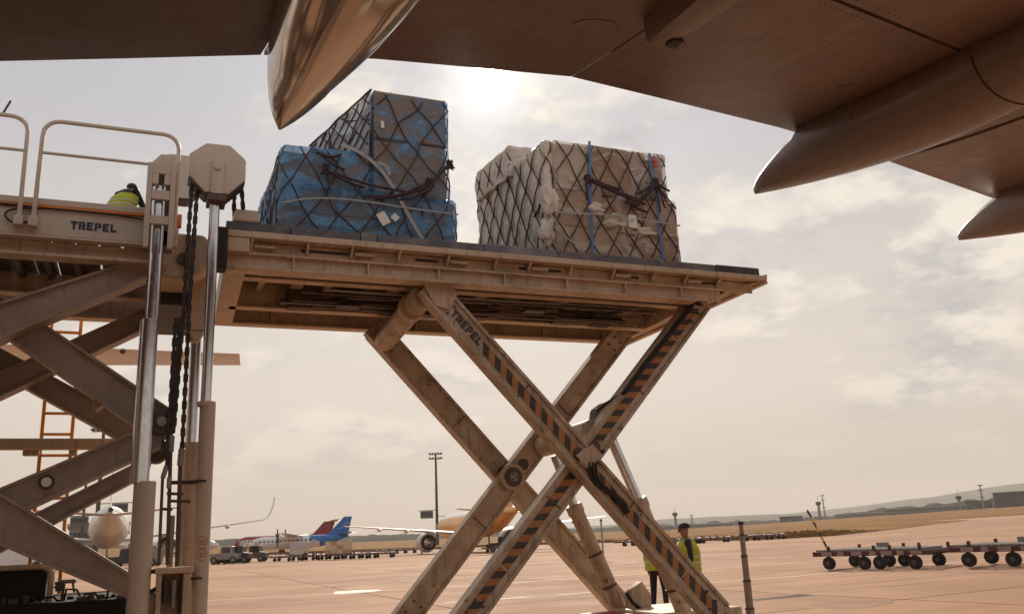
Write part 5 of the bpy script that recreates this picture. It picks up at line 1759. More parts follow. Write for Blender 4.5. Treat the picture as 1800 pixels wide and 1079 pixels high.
STAND = dict(pelvis=(0, 0, .96), chest=(.015, 0, 1.30), neck=(.02, 0, 1.51), head=(.045, 0, 1.64),
             lsh=(0, .185, 1.42), lel=(-.03, .235, 1.14), lwr=(.05, .23, .90), rsh=(0, -.185, 1.42), rel=(-.02, -.24, 1.14), rwr=(.12, -.2, .95),
             lhip=(0, .095, .90), lkn=(.015, .11, .50), lan=(-.02, .12, .09), ltoe=(.16, .14, .035), rhip=(0, -.095, .90), rkn=(.02, -.11, .50), ran=(-.01, -.12, .09), rtoe=(.17, -.14, .035))
pA = gd(1207, 17.4)
face = (gd(1140, 17.4) - pA); rzA = math.atan2(face.y, face.x)
person('worker in dark cap and yellow vest standing side on behind the scissor legs', pA, rzA, STAND, cap=True)
S2 = dict(STAND); S2.update(rwr=(.16, -.22, .86), rel=(-.03, -.25, 1.12), lkn=(.02, .13, .50), lan=(-.02, .15, .09), ltoe=(.15, .18, .035), rkn=(.02, -.13, .5), ran=(-.02, -.15, .09), rtoe=(.15, -.18, .035))
pB = gd(1150, 18.8)
toB = -Vector((pB.x, pB.y, 0)).normalized()
rzB = math.atan2(-toB.y, -toB.x) - .5
person('worker in dark trousers and open yellow vest hidden behind the striped scissor arm', pB, rzB, S2, vest_open=True)
hm = Matrix.Rotation(rzB, 3, 'Z') @ Vector((.20, -.24, .80)) + pB
pap = MB().add([(-.01, -.09, -.14), (.01, .12, -.16), (.01, .12, .13), (-.01, -.09, .15), (-.006, -.09, -.14), (.014, .12, -.16), (.014, .12, .13), (-.006, -.09, .15)], MB.BF).build('paper_sheet', 'paper', None, 0)
pap.location = hm; pap.rotation_euler = (.2, 0, math.atan2(-hm.y, -hm.x))
tag(pap, 'pale paper sheet in the hand of the worker behind the scissor arm', 'paper')
KNEEL = dict(pelvis=(-.24, 0, .30), chest=(-.10, 0, .60), neck=(.02, 0, .735), head=(.09, 0, .80),
             lsh=(-.07, .19, .70), lel=(.12, .25, .42), lwr=(.30, .16, .30), rsh=(-.07, -.19, .70), rel=(.10, -.26, .42), rwr=(.32, -.12, .28),
             lhip=(-.22, .10, .27), lkn=(.16, .16, .20), lan=(-.22, .14, .09), ltoe=(-.34, .15, .04), rhip=(-.22, -.10, .27), rkn=(.16, -.16, .20), ran=(-.22, -.14, .09), rtoe=(-.34, -.14, .04))
pC = at(243, 326, Y=11.0)
person('worker with bare dark head crouching on the bridge deck in a yellow vest', (pC.x - .10, 11.0, 5.425), 0.95, KNEEL, skin='skin_dark', height=1.06 * (pC.z - 5.425) / .94)

# ------------------------------------------------------------------ parked aircraft on the far apron
def airplane(label, nose, tail, s):
    """local: nose at x=0 pointing +X, body runs to x=-L; s = spec dict"""
    ax = (Vector(nose) - Vector(tail)); ax.z = 0
    rz = math.atan2(ax.y, ax.x)
    root = thing('parked_aircraft', label, 'aircraft', tuple(nose), 'aircraft parked on the far apron', rz, local=True)
    L, R, zc = s['L'], s['R'], s['zc']
    st = [(0, .03, -.25), (.012, .28, -.2), (.035, .55, -.12), (.07, .8, -.05), (.12, .97, 0), (.16, 1, 0), (.62, 1, 0), (.72, .93, .07), (.82, .72, .24), (.91, .43, .45), (.97, .2, .58), (1, .06, .62)]
    mb = MB(); rings = []
    for t, r, dz in st:
        rings.append([Vector((-L * t, R * r * math.cos(a * math.pi / 14), zc + dz * R + R * r * math.sin(a * math.pi / 14))) for a in range(28)])
    mb.loft(rings, True, True)
    # livery by band: material index from height and station
    mats = s['mats']
    fus = mb.build('fuselage', mats, root, 0, 60)
    if 'band' in s:
        for f in fus.data.polygons:
            f.material_index = s['band'](-f.center.x / L, (f.center.z - zc) / R)
    MB().box(-L * .045, -L * .028, -R * .42, R * .42, zc + R * .22, zc + R * .48).build('cockpit_window', 'glass', fus, .1)
    if s.get('windows', True):
        wr_ = MB()
        nW = int(L * .58 / .9)
        for k in range(nW):
            x = -L * .13 - k * .9
            for sd in (-1, 1):
                wr_.box(x - .17, x + .17, sd * R * .985 - .03, sd * R * .985 + .03, zc + R * .12, zc + R * .12 + .38)
        wr_.build('window_row', 'glass', fus, 0, 0)
    for t_ in (.09, .66):
        MB().box(-L * t_ - .45, -L * t_ + .45, -R * .99, R * .99, zc - R * .35, zc + R * .3).build('cabin_door', 'pale', fus, 0)
    for sd in (-1, 1):
        m_ = s.get('wing_m', 'pale')
        wz = zc + s['wz'] * R
        rx = -L * s['wx']
        tipx = rx - s['half'] * math.tan(R_(s['sweep']))
        cr, ct = s['cr'], s['ct']
        dih = math.tan(R_(s['dih']))
        r0 = airfoil_ring(Vector((rx, sd * R * .5, wz)), Vector((rx - cr, sd * R * .5, wz - .1)), cr * .11)
        r1 = airfoil_ring(Vector((tipx, sd * s['half'], wz + s['half'] * dih)), Vector((tipx - ct, sd * s['half'], wz + s['half'] * dih)), ct * .1)
        w = MB().loft([r0, [a.lerp(b, .35) for a, b in zip(r0, r1)], r1], True, True).build('wing', m_, root, 0, 40)
        if s.get('winglet'):
            h = s['winglet']; rr = [r1]
            for t in range(1, 7):
                q = t / 6
                off_ = Vector((-h * .55 * q, sd * h * .42 * math.sin(q * 1.35), h * (1 - math.cos(q * 1.5)) * 1.05))
                c = Vector((tipx, sd * s['half'], wz + s['half'] * dih))
                rr.append([c + (p - c) * (1 - .55 * q) + off_ for p in r1])
            MB().loft(rr, True, True).build('winglet', m_, root, 0, 40)
        if s.get('tracks', True):
            for f in (.3, .52, .74):
                c = Vector((rx, sd * R * .5, wz)).lerp(Vector((tipx, sd * s['half'], wz + s['half'] * dih)), f)
                ch = cr + (ct - cr) * f
                MB().lathe([(0, .05), (.6, .22), (1.6, .28), (2.8, .16), (3.4, .03)], c + Vector((-ch * .55, 0, -.3)), (-1, 0, 0), 10).build('flap_track', m_, w, 0, 60)
        # tailplane
        hz = zc + R * s['tz']; hx = -L * s['tx']
        a0 = airfoil_ring(Vector((hx, sd * .1, hz)), Vector((hx - s['tcr'], sd * .1, hz)), .3)
        tx_ = hx - s['thalf'] * .55
        a1 = airfoil_ring(Vector((tx_, sd * s['thalf'], hz + s['thalf'] * .08)), Vector((tx_ - s['tcr'] * .45, sd * s['thalf'], hz + s['thalf'] * .08)), .14)
        MB().loft([a0, a1], True, True).build('tailplane', s.get('tail_m', m_), root, 0, 40)
        # engines
        if s['eng'] == 'jet':
            ey = s['ey']; ex = rx - ey * math.tan(R_(s['sweep'])) + s['el'] * .55; ez = wz + ey * dih - s['er'] * 1.25
            er, el = s['er'], s['el']
            e = MB().lathe([(0, er * .86), (.12, er * .98), (.6, er * 1.06), (el * .5, er * 1.05), (el * .75, er * .92), (el * .74, er * .8), (el * .4, er * .75), (.5, er * .82), (0, er * .86)], (ex, sd * ey, ez), (-1, 0, 0), 24, cap=False).build('engine', s.get('eng_m', 'metal'), root, 0, 60)
            MB().lathe([(0, .03), (.5, er * .3), (.7, er * .84), (.75, er * .84)], (ex - .15, sd * ey, ez), (-1, 0, 0), 20).build('fan', 'dark', e, 0, 60)
            MB().lathe([(el * .35, er * .62), (el * .78, er * .60), (el, er * .42), (el * 1.02, er * .3), (el * 1.25, .04)], (ex, sd * ey, ez), (-1, 0, 0), 20).build('exhaust_cone', 'metal', e, 0, 60)
            MB().box(ex - el * .8, ex - el * .2, sd * ey - .12, sd * ey + .12, ez + er * .8, wz + ey * dih + .1).build('pylon', m_, root, .05)
        elif s['eng'] == 'rear':
            MB().lathe([(0, .6), (.3, .75), (2.4, .78), (3.6, .5), (3.5, .3)], (-L * .68, sd * (R + .8), zc + R * .35), (-1, 0, 0), 20).build('engine', 'pale', root, 0, 60)
        else:
            ey = s['ey']; ex = rx + 1.4; ez = wz - .35
            e = MB().lathe([(0, .15), (.3, .42), (1.2, .58), (3.2, .55), (4.6, .15)], (ex, sd * ey, ez), (-1, 0, 0), 16).build('engine', 'white', root, 0, 60)
            pr = MB()
            for k in range(6):
                an = k * math.pi / 3 + (.0 if sd > 0 else .0) + math.pi / 2
                d = Vector((0, math.cos(an), math.sin(an)))
                c = Vector((ex + .12, sd * ey, ez))
                pr.bar(c + d * .15, c + d * 1.95, .10, .30, up=(1, 0.35, 0), w1=.05, h1=.24)
            MB.build(pr, 'propeller', 'dark', e, 0)
            MB().lathe([(0, .02), (.25, .2), (.5, .26), (.6, .2)], (ex + .45, sd * ey, ez), (-1, 0, 0), 12).build('spinner', 'dark', e, 0, 60)
    MB().lathe([(0, R * .12), (.3, R * .10), (.32, .02)], (-L + .25, 0, zc + R * .62), (-1, 0, 0), 12).build('tail_exhaust', 'dark', fus, 0)
    # fin
    fz = zc + R * .75; fx = -L * s['fx']; fh = s['fh']
    def fr(x0, x1, z, th):
        return airfoil_ring(Vector((x0, 0, z)), Vector((x1, 0, z)), th, Vector((0, 1, 0)))
    sw = s['fsw'] * fh
    secs = [fr(fx + s['fc'] * .55, fx - s['fc'], fz - .4, .3), fr(fx - fh * .06, fx - s['fc'] - fh * .06, fz + fh * .18, .42), fr(fx - sw, fx - sw - s['fc'] * s['ft'], fz + fh, .2)]
    fin = MB().loft(secs, True, True).build('fin', s['fin_m'], root, 0, 40)
    if 'emblem' in s:
        mm, kind = s['emblem']
        cx, cz = fx - sw * .55 - s['fc'] * .42, fz + fh * .52
        for sd in (-1, 1):
            if kind == 'ring':
                pts = [(cx + fh * .2 * math.cos(a * .3), sd * .24, cz + fh * .2 * math.sin(a * .3)) for a in range(18)]
            else:
                pts = [(cx + fh * (-.30 + .62 * q), sd * .24, cz + fh * .16 * math.sin(q * 5.2)) for q in [k / 12 for k in range(13)]]
            MB().tube(pts, .09, 5).build('tail_emblem', mm, fin, 0)
    # landing gear
    for (gx, gy) in ((-L * .12, 0), (-L * .5, R * 1.1), (-L * .5, -R * 1.1)):
        gr_ = MB().cyl((gx, gy, .5), (gx, gy, zc - R * .8), .13, n=8).build('landing_gear', 'galv', root, 0)
        for o_ in (-.28, .28):
            MB().cyl((gx, gy + o_ - .14, .48), (gx, gy + o_ + .14, .48), .48, n=16).build('tyre', 'rubber', gr_, .03)
    return root


# white twin jet seen from behind
hd_ = gd(190, 1.0).normalized()
tl = gd(189, 108); ns = gd(187, 157)
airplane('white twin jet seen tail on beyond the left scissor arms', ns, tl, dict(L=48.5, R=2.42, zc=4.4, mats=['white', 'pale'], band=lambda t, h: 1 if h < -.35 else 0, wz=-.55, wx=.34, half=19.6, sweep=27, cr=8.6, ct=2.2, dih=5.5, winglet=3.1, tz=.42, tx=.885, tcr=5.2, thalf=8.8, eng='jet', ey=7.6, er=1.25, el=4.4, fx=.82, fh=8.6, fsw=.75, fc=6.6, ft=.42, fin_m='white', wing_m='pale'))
# yellow freighter, rear quarter view
tl = gd(914, 110); ns0 = gd(786, 152); dv = (ns0 - tl); dv.z = 0
ns = tl + dv.normalized() * 47; ns.z = g(ns.x, ns.y)
airplane('yellow and orange jet freighter parked tail towards the camera', ns, tl, dict(L=47, R=1.95, zc=3.9, mats=['yellow', 'white', 'stripe_red'], band=lambda t, h: 2 if (-.48 < h < -.34 and t > .2) else (1 if (h > .55 and t < .75) else 0), wz=-.6, wx=.36, half=19, sweep=26, cr=7.6, ct=1.9, dih=4.5, tz=.42, tx=.885, tcr=4.4, thalf=7.6, eng='jet', ey=6.3, er=1.32, el=4.4, fx=.82, fh=5.2, fsw=.7, fc=5.6, ft=.42, fin_m='yellow', wing_m='white', eng_m='pale', windows=False))
# blue-tailed turboprop and red-tailed jet, side on
ns, tl = gd(436, 208), gd(612, 204)
L_ = (ns - tl).length
airplane('white turboprop with bright blue tail parked side on', ns, tl, dict(L=L_, R=1.35, zc=2.5, mats=['white', 'blue'], band=lambda t, h: 1 if t > .70 or (t > .62 and h > .1) else 0, wz=.95, wx=.40, half=14.0, sweep=3, cr=3.2, ct=1.5, dih=2, tz=.95, tx=.90, tcr=2.6, thalf=4.8, eng='prop', ey=4.1, fx=.80, fh=4.0, fsw=.85, fc=4.2, ft=.42, fin_m='blue', wing_m='white', tail_m='blue', tracks=False, emblem=('lightblue', 'wave')))
ns, tl = gd(410, 246), gd(580, 242)
L_ = (ns - tl).length
airplane('white and dark red jet with red tail behind the blue turboprop', ns, tl, dict(L=L_, R=1.6, zc=2.9, mats=['white', 'red'], band=lambda t, h: 1 if h > .35 or t > .8 or t < .06 else 0, wz=-.7, wx=.42, half=13.0, sweep=20, cr=5, ct=1.6, dih=3, tz=2.8, tx=.955, tcr=3, thalf=5, eng='rear', fx=.82, fh=3.4, fsw=.85, fc=4.6, ft=.62, fin_m='red', wing_m='pale', tail_m='white', emblem=('pink', 'ring')))


# ------------------------------------------------------------------ dollies, loads and vehicles
def dolly(label, loc, rz, group, tow=True, detail=True):
    root = thing('pallet_dolly', label, 'dolly', loc, group, rz, local=True)
    Lx, Ly = 3.9, 2.5
    fr = MB().box(0, Lx, -Ly / 2, -Ly / 2 + .12, .46, .62).box(0, Lx, Ly / 2 - .12, Ly / 2, .46, .62).box(0, .12, -Ly / 2 + .12, Ly / 2 - .12, .46, .62).box(Lx - .12, Lx, -Ly / 2 + .12, Ly / 2 - .12, .46, .62).box(.12, Lx - .12, -.1, .1, .42, .58).build('frame', 'dolly_red', root, .012)
    MB().box(-.25, 0, -.55, .55, .44, .66).build('front_bumper', 'dolly_red', root, .02)
    for k, x in enumerate((.35, .95, 1.45, 2.1, 2.5, 3.05, 3.5)):
        MB().box(x, x + (.22 if k % 2 else .38), -Ly / 2 - .012, -Ly / 2 - .002, .47, .61).build('white_panel', 'dolly_white', fr, 0)
    n = 16 if detail else 5
    for k in range(n):
        x = .3 + k * (Lx - .6) / (n - 1)
        MB().cyl((x, -Ly / 2 + .14, .655), (x, Ly / 2 - .14, .655), .032, n=8).build('roller', 'galv', root, 0)
    for x in (.55, 2.2, 2.75, 3.75):
        for sd in (-1, 1):
            MB().box(x, x + .09, sd * (Ly / 2 - .07) - .05, sd * (Ly / 2 - .07) + .05, .622, .80).build('stop_post', 'dolly_red', root, .01)
    MB().box(1.3, 1.75, Ly / 2 - .2, Ly / 2 - .1, .63, .84).build('locking_box', 'galv', root, .01)
    for x in ((.45, 1.75, 2.3, 3.5) if detail else (.5, 3.4)):
        for sd in (-1, 1):
            w = MB().lathe([(0, .11), (.01, .19), (.03, .22), (.15, .22), (.17, .19), (.18, .11)], (x, sd * (Ly / 2 - .28) - .09, .222), (0, 1, 0), 18).build('wheel', 'rubber', root, 0)
            if detail:
                MB().cyl((x, sd * (Ly / 2 - .28) - .1, .222), (x, sd * (Ly / 2 - .28) + .1, .222), .075, n=12).build('rim', 'grime', w, 0)
                MB().box(x - .05, x + .05, sd * (Ly / 2 - .28) - .03, sd * (Ly / 2 - .28) + .03, .34, .5).build('wheel_fork', 'dolly_red', w, 0)
    if tow:
        mb = MB()
        for k in range(8):
            mb.cur = k % 2
            a, b = Vector((-.02, 0, .6)), Vector((-.62, 0, 2.0))
            mb.cyl(a.lerp(b, k / 8), a.lerp(b, (k + 1) / 8), .042, n=8)
        mb.build('tow_bar', ['yellow', 'hazard_k'], root, 0)
        MB().lathe([(0, .03), (.05, .045), (.1, .045), (.14, .02)], (-.63, 0, 1.98), (-.4, 0, 1), 10).build('tow_eye', 'dark', root, 0)
    else:
        MB().bar((0, 0, .5), (-.9, 0, .42), .07, .07).build('tow_bar', 'dolly_red', root, .006)
    return root


def gpt(px, py):
    p = at(px, py, Z=0.0)
    for _ in range(12):
        p = at(px, py, Z=g(p.x, p.y))
    return p


def place(o, p, rz, label=None):
    o.location = p; o.rotation_euler = (0, 0, rz)
    if label: o['label'] = label


d0 = gpt(1424, 1004); d1 = gpt(1590, 1002); d2 = gpt(1800, 997)
va = (d2 - d0); rz0 = math.atan2(va.y, va.x)
nrm_ = Vector((-math.sin(rz0), math.cos(rz0), 0))
grp = 'empty pallet dollies in the train on the right'
A_ = dolly('empty red pallet dolly with raised yellow tow bar leading the train', (0, 0, 0), 0, grp, True)
p = d0 + nrm_ * 1.25; place(A_, p + Vector((.2, 0, 0)), rz0)
B_ = dolly('empty red pallet dolly in the middle of the train on the right', (0, 0, 0), 0, grp, False)
dirv = Vector((math.cos(rz0), math.sin(rz0), 0))
place(B_, p + dirv * 4.9, rz0)
C_ = copy_tree(B_); place(C_, p + dirv * 9.7, rz0, 'empty red pallet dolly cut off by the right edge of the picture')
for o in (A_, B_, C_):
    o.location.z = g(o.location.x + 2 * dirv.x, o.location.y + 2 * dirv.y)

# far dolly rows
F_ = dolly('small dark pallet dolly in the row beyond the blue tail', (0, 0, 0), 0, 'far pallet dollies in rows', False, False)
first = True


def far_dolly(px, d, label, face_px=None, grp='far pallet dollies in rows'):
    global first
    o = F_ if first else copy_tree(F_)
    first = False
    q = gd(px, d); dl = LT * 1.0
    place(o, q, math.atan2(-LT.y, -LT.x) + math.pi, label); o['group'] = grp
    return o


for k, px in enumerate((585, 612, 640)):
    far_dolly(px, 112, ['far pallet dolly carrying the tall carton stack below the blue tail', 'empty far dolly just right of the tall carton stack', 'last empty far dolly right of the tall carton stack'][k])
for k, px in enumerate((660, 676, 692)):
    far_dolly(px, 150, ['leftmost dark dolly in the row left of the yellow freighter', 'middle dark dolly in the row left of the yellow freighter', 'rightmost dark dolly in the row left of the yellow freighter'][k])
for k, px in enumerate((375, 480, 505, 528, 556)):
    far_dolly(px, 114, ['far dolly between the loader cylinders and the tug', 'empty far dolly under the turboprop nose', 'empty far dolly under the turboprop engine', 'far dolly carrying a silver container', 'empty far dolly left of the tall carton stack'][k])
for k, px in enumerate((850, 872, 1090, 1105, 1175, 1225, 1300, 1320)):
    far_dolly(px, 112 if px > 1150 else 120, ['far dolly below the yellow freighter wing', 'far dolly below the yellow freighter belly', 'far dolly by the grass left of the lift cylinder', 'far dolly by the grass right of the lift cylinder', 'far dolly by the grass left of the capped worker', 'far dolly by the grass right of the capped worker', 'far dolly by the grass right of the grey pole', 'second far dolly by the grass right of the grey pole'][k])

# carton stack and other loads
cs = thing('carton_stack', 'tall wrapped stack of brown cartons on a far dolly', 'cartons', gd(592, 112, .68), None, math.atan2(LT.y, LT.x), local=True)
for i in range(4):
    for k in range(3):
        MB().box(-1.2 + i * .72, -1.2 + (i + 1) * .72 - .02, -1.1, 1.1, k * .5, (k + 1) * .5 - .02).build('carton', 'card_pale' if (i + k) % 3 else 'card', cs, .02)
un = thing('freight_container', 'small silver freight container with sloping side on a far dolly', 'container', gd(526, 114, .68), None, math.atan2(LT.y, LT.x), local=True)
MB().prism([(-.9, 0), (.7, 0), (1.1, .5), (1.1, 1.55), (-.9, 1.55)], -1.0, 1.0).build('shell', 'metal', un, .03)
MB().box(-.75, .9, -1.03, -1.005, .65, 1.45).build('curtain', 'pale', un, .01)
cn = thing('traffic_cone', 'tiny dark cone standing left of the yellow freighter engine', 'cone', gd(741, 140), None, 0, local=True)
MB().lathe([(0, .2), (.04, .2), (.05, .14), (1.0, .04), (1.05, .02)], (0, 0, 0), (0, 0, 1), 14).build('cone_body', 'hazard_o', cn, 0)
MB().box(-.25, .25, -.25, .25, 0, .05).build('cone_base', 'rubber', cn, 0)


def vehicle(name, label, cat, loc, rz, body_m, spec, group=None):
    root = thing(name, label, cat, loc, group, rz, local=True)
    L, Wd = spec['L'], spec['W']
    b = MB().prism(spec['side'], -Wd / 2, Wd / 2).build('body', body_m, root, .05)
    for poly in spec['win']:
        for sd in (-1, 1):
            MB().prism(poly, sd * (Wd / 2 + .012) - .01, sd * (Wd / 2 + .012) + .01).build('window', 'glass', b, 0)
    if 'front' in spec:
        x, z0, z1 = spec['front']
        MB().box(x - .01, x + .015, -Wd * .42, Wd * .42, z0, z1).build('windscreen', 'glass', b, 0)
    for x in spec['axles']:
        for sd in (-1, 1):
            w = MB().lathe([(0, .15), (.02, spec['r'] * .9), (.05, spec['r']), (.2, spec['r']), (.23, spec['r'] * .9), (.25, .15)], (x, sd * (Wd / 2 - .1) - .12, spec['r']), (0, 1, 0), 18).build('wheel', 'rubber', root, 0)
            MB().cyl((x, sd * (Wd / 2 - .1) - .14, spec['r']), (x, sd * (Wd / 2 - .1) + .14, spec['r']), spec['r'] * .5, n=10).build('rim', 'galv', w, 0)
    for sd in (-1, 1):
        MB().box(L / 2 - .01, L / 2 + .02, sd * Wd * .35 - .12, sd * Wd * .35 + .12, spec['lz'], spec['lz'] + .14).build('headlight', 'white', b, 0)
    return root


TUG = dict(L=3.4, W=1.7, side=[(-1.7, .45), (1.7, .45), (1.7, 1.15), (.4, 1.2), (.3, 1.95), (-.9, 1.95), (-.95, 1.2), (-1.7, 1.1)], win=[[(-.8, 1.25), (.2, 1.25), (.15, 1.8), (-.75, 1.8)]], front=(.38, 1.3, 1.8), axles=(-1.1, 1.1), r=.42, lz=.8)
TRK = dict(L=7, W=2.4, side=[(-3.5, .6), (3.5, .6), (3.5, 1.7), (3.2, 2.7), (1.6, 2.7), (1.5, 3.2), (-3.5, 3.2)], win=[[(2.0, 1.75), (3.3, 1.75), (3.1, 2.5), (2.0, 2.5)]], front=(3.42, 1.75, 2.5), axles=(-2.2, 2.4), r=.5, lz=.85)
side = math.atan2(-LT.y, -LT.x)
vehicle('tow_tractor', 'pale grey tow tractor just right of the loader cylinders', 'tractor', gd(397, 112), side, 'galv', TUG)
vehicle('tow_tractor', 'small dark tow tractor coupled behind the pale one', 'tractor', gd(416, 113), side, 'dark', TUG)
vehicle('service_truck', 'dark service vehicle under the turboprop nose', 'truck', gd(446, 118), side, 'grime', dict(TUG, L=3.4))
vehicle('box_truck', 'white box truck seen below the lowest left scissor arm', 'truck', gd(30, 95), side + math.pi, 'white', TRK)
vehicle('tow_tractor', 'dark tow tractor under the belly of the white twin jet', 'tractor', gd(222, 104), side, 'dark', TUG)
vehicle('tow_tractor', 'dark tow tractor under the yellow freighter belly', 'tractor', gd(880, 126), side, 'dark', TUG)
vehicle('belt_loader', 'grey belt loader between the white twin jet and its engine', 'loader', gd(256, 110), side, 'galv', dict(TUG, side=[(-1.7, .45), (1.7, .45), (1.7, .9), (1.2, 1.0), (-2.6, 2.2), (-2.7, 2.0), (-1.7, 1.0)], win=[]))

# telescopic pole standing beyond the platform
pp = gd(1303, 15.2)
tpole = thing('telescopic_pole', 'grey telescopic pole in stepped sections right of the capped worker', 'pole', pp)
zt_ = at(1287, 917, Y=pp.y).z
hs_ = [0, .42, .84, 1.22, 1.55, zt_ - .03]
for k in range(5):
    r = .068 - .0085 * k
    s_ = MB().cyl((pp.x, pp.y, hs_[k]), (pp.x, pp.y, hs_[k + 1]), r, n=18).build('section', 'pole', tpole, .004)
    MB().cyl((pp.x, pp.y, hs_[k + 1] - .02), (pp.x, pp.y, hs_[k + 1] + .012), r + .006, n=18).build('collar', 'grime', s_, .003)
MB().cyl((pp.x, pp.y, zt_ - .05), (pp.x, pp.y, zt_), .05, n=14).build('top_cap', 'dark', tpole, .004)
MB().cyl((pp.x, pp.y, 0.0), (pp.x, pp.y, .04), .16, n=18).build('foot_plate', 'dark', tpole, .004)
sp = gd(1058, 60)
spole = thing('marker_post', 'thin short grey post behind the barrel of the rear lift cylinder', 'post', sp)
MB().cyl((sp.x, sp.y, sp.z), (sp.x, sp.y, sp.z + 2.55), .06, n=10).build('post', 'pole', spole, 0)
MB().cyl((sp.x, sp.y, sp.z + 2.5), (sp.x, sp.y, sp.z + 2.62), .09, n=10).build('cap', 'dark', spole, 0)


# ------------------------------------------------------------------ masts, signs and far buildings
def mast(label, px, d, H, boards=(), lamps=True):
    b = gd(px, d)
    root = thing('floodlight_mast', label, 'mast', tuple(b), 'floodlight masts on the apron')
    MB().cyl(b, b + Vector((0, 0, H)), .55 * H / 30, .32 * H / 30, n=14).build('mast_tube', 'dark', root, 0)
    if lamps:
        for zz_ in (H - .1, H - 1.6):
            MB().bar(b + Vector((0, 0, zz_)) - LT * 2.1, b + Vector((0, 0, zz_)) + LT * 2.1, .2, .16).build('lamp_bar', 'dark', root, 0)
            for k in range(5):
                c = b + Vector((0, 0, zz_)) + LT * (-1.9 + k * .95) - HD * .3
                l_ = MB().bar(c - HD * .45 + Vector((0, 0, .45)), c + HD * .2 + Vector((0, 0, .2)), .7, .34).build('floodlight', 'dark', root, .04)
                MB().bar(c - HD * .52 + Vector((0, 0, .28)), c - HD * .47 + Vector((0, 0, .26)), .6, .26).build('lamp_glass', 'glass', l_, 0)
    for (off_, z0, w, h) in boards:
        c = b + LT * off_ + Vector((0, 0, z0))
        s_ = MB().bar(c - LT * w / 2 - HD * .4, c + LT * w / 2 - HD * .4, .3, h).build('display_board', 'screen', root, .03)
        MB().bar(c - LT * w * .42 - HD * .58 + Vector((0, 0, h * .1)), c + LT * w * .42 - HD * .58 + Vector((0, 0, h * .1)), .02, h * .35).build('board_face', 'glass', s_, 0)
        MB().bar(b + Vector((0, 0, z0 + h / 2 + .15)), c - LT * (w / 2 + .8) * (1 if off_ < 0 else -1) + Vector((0, 0, h / 2 + .15)), .16, .16).build('board_arm', 'dark', root, 0)
    return root


mast('tall floodlight mast rising left of the yellow freighter', 769, 300, 30, boards=((-3.3, 10.4, 4.2, 2.4), (4.0, 8.2, 3.6, 2.8)))
mast('dark floodlight mast rising behind the tail on white jet', 166, 190, 26, boards=((-3.2, 7.4, 3.4, 1.8), (4.2, 9.6, 3.4, 1.6)), lamps=True)
mast('thin mast left of the white jet tail', 141, 210, 20, boards=(), lamps=False)


def building(label, px0, px1, d, H, m, floors=2, bays=10, up=3.0, depth=30, name='building', roof=True):
    a, b = gd(px0, d, up - 3), gd(px1, d, up - 3)
    v = (b - a); v.z = 0; L = v.length; rz = math.atan2(v.y, v.x)
    root = thing(name, label, 'building', tuple(a), 'far airport buildings', rz, local=True)
    wl_ = MB().box(0, L, 0, depth, 0, H).build('wall', m, root, 0)
    if roof:
        MB().box(-.6, L + .6, -.8, depth + .6, H, H + .7).build('roof', 'bldg_pale' if m != 'bldg_dark' else 'bldg_dark', root, 0)
    wd = L / bays; fh = H / (floors + .4)
    proto_w = None
    for f in range(floors):
        for k in range(bays):
            if proto_w is None:
                proto_w = MB().box(0, wd * .72, -.12, .05, 0, fh * .5).build('window', 'glass', wl_, 0)
                o = proto_w
            else:
                o = proto_w.copy(); COL.objects.link(o); o.parent = wl_
            o.location = (wd * (k + .14), 0, fh * (f + .45))
    return root


building('large dark hangar at the right edge of the picture', 1752, 1905, 760, 11, 'bldg_dark', 1, 8, 5.5)
building('long low pale terminal with a white roof line right of centre', 1560, 1700, 900, 6, 'bldg', 2, 26, 6.0, roof=True)
building('low grey terminal wing left of the long pale terminal', 1470, 1556, 950, 4.5, 'bldg', 2, 16, 6.0)
building('dark block building beyond the raised tow bar', 1372, 1412, 950, 7, 'bldg_dark', 2, 8, 4.5)
building('pale low sheds right of the grey pole', 1296, 1368, 950, 4, 'bldg_pale', 1, 12, 4.5)
building('grey cargo hall behind the capped worker', 1208, 1290, 950, 5.5, 'bldg', 2, 12, 4.0)
building('small grey block left of the control tower', 1158, 1184, 950, 6, 'bldg', 2, 5, 3.5)
building('grey terminal building behind the left wing of the white jet', 118, 172, 240, 7.5, 'bldg', 2, 8, 3.0)
building('dark low sheds between terminal and hangar', 1702, 1748, 860, 7, 'bldg_dark', 1, 8, 6.0)


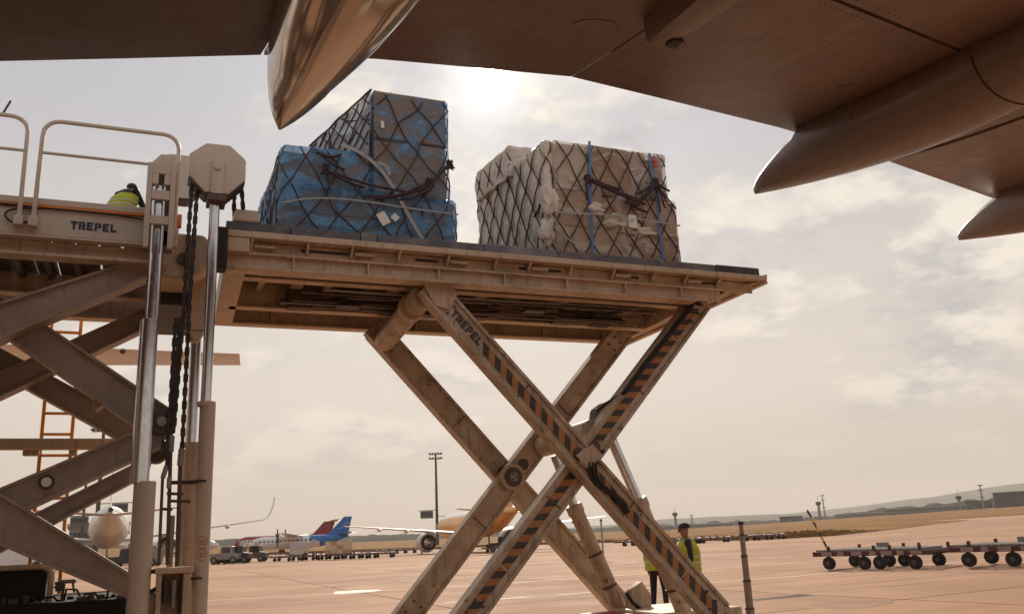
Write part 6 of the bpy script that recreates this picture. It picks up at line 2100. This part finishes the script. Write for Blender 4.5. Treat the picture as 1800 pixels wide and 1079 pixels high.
def tower(label, px, d, H, head=True):
    b = gd(px, d)
    root = thing('control_tower' if head else 'radio_mast', label, 'tower', tuple(b), None)
    MB().cyl(b, b + Vector((0, 0, H)), 1.6 if head else .7, 1.2 if head else .35, n=12).build('shaft', 'bldg', root, 0)
    if head:
        MB().lathe([(0, 1.2), (1.2, 2.4), (3.0, 2.8), (3.2, 2.2), (3.8, 2.0)], b + Vector((0, 0, H - .5)), (0, 0, 1), 14).build('cab', 'glass', root, 0)
        MB().cyl(b + Vector((0, 0, H + 4)), b + Vector((0, 0, H + 9)), .2, .1, n=6).build('antenna', 'dark', root, 0)
    else:
        for q in (.55, .8, .97):
            MB().cyl(b + Vector((0, 0, H * q)), b + Vector((0, 0, H * q + .8)), 1.8, 1.6, n=10).build('aerial_ring', 'galv', root, 0)


tower('far control tower with dark cab behind the capped worker', 1189, 880, 15)
tower('thin far radio mast right of the control tower', 1218, 900, 15, False)
tower('far control tower above the terminal right of the raised tow bar', 1443, 900, 17)
tower('thin far radio mast right of the second control tower', 1452, 900, 26, False)
tower('far control tower among trees near the dark hangar', 1691, 900, 13)
tower('radio mast just left of the dark hangar', 1732, 700, 19, False)

# distant parked white aircraft by the terminals
for k, (px, d) in enumerate(((1500, 1250), (1590, 1350), (1660, 1200), (385, 330))):
    n_ = gd(px, d); t_ = gd(px + 46000 / d * .9 / 1.0 * .75 / 1.0, d) if k < 3 else gd(px - 60, d)
    n_.z += 7 if k < 3 else 0; t_.z = n_.z
    airplane(['tiny far white airliner right of the thin radio mast', 'tiny far blue tailed airliner by the long pale terminal', 'tiny far white airliner nearest the dark hangar', 'far pale airliner right of the loader cylinders'][k],
             n_, t_, dict(L=34, R=1.9, zc=3.2, mats=['white', 'blue'], band=lambda t, h: 0, wz=-.6, wx=.38, half=16, sweep=25, cr=6, ct=1.6, dih=5, tz=.42, tx=.89, tcr=3.6, thalf=6, eng='jet', ey=5, er=.95, el=3.4, fx=.82, fh=6, fsw=.75, fc=4.6, ft=.42, fin_m='white' if k != 1 else 'blue', tracks=False))

# ------------------------------------------------------------------ haze over the whole field
HZ = 1.5e-4
hzm = bpy.data.materials.new('haze_air'); hzm.use_nodes = True
hn, hl_ = hzm.node_tree.nodes, hzm.node_tree.links
for n in list(hn): hn.remove(n)
pv = hn.new('ShaderNodeVolumePrincipled'); pv.inputs['Density'].default_value = HZ
pv.inputs['Color'].default_value = (.91, .86, .82, 1); pv.inputs['Anisotropy'].default_value = 0.2
ho = hn.new('ShaderNodeOutputMaterial'); hl_.new(pv.outputs[0], ho.inputs['Volume'])
M['haze'] = hzm
hz_o = MB().box(-9500, 9500, -9500, 9500, -2.5, 420).build('haze', 'haze', None, 0, 0)
hz_o['kind'] = 'stuff'; hz_o['label'] = 'thin warm summer haze over the airfield'
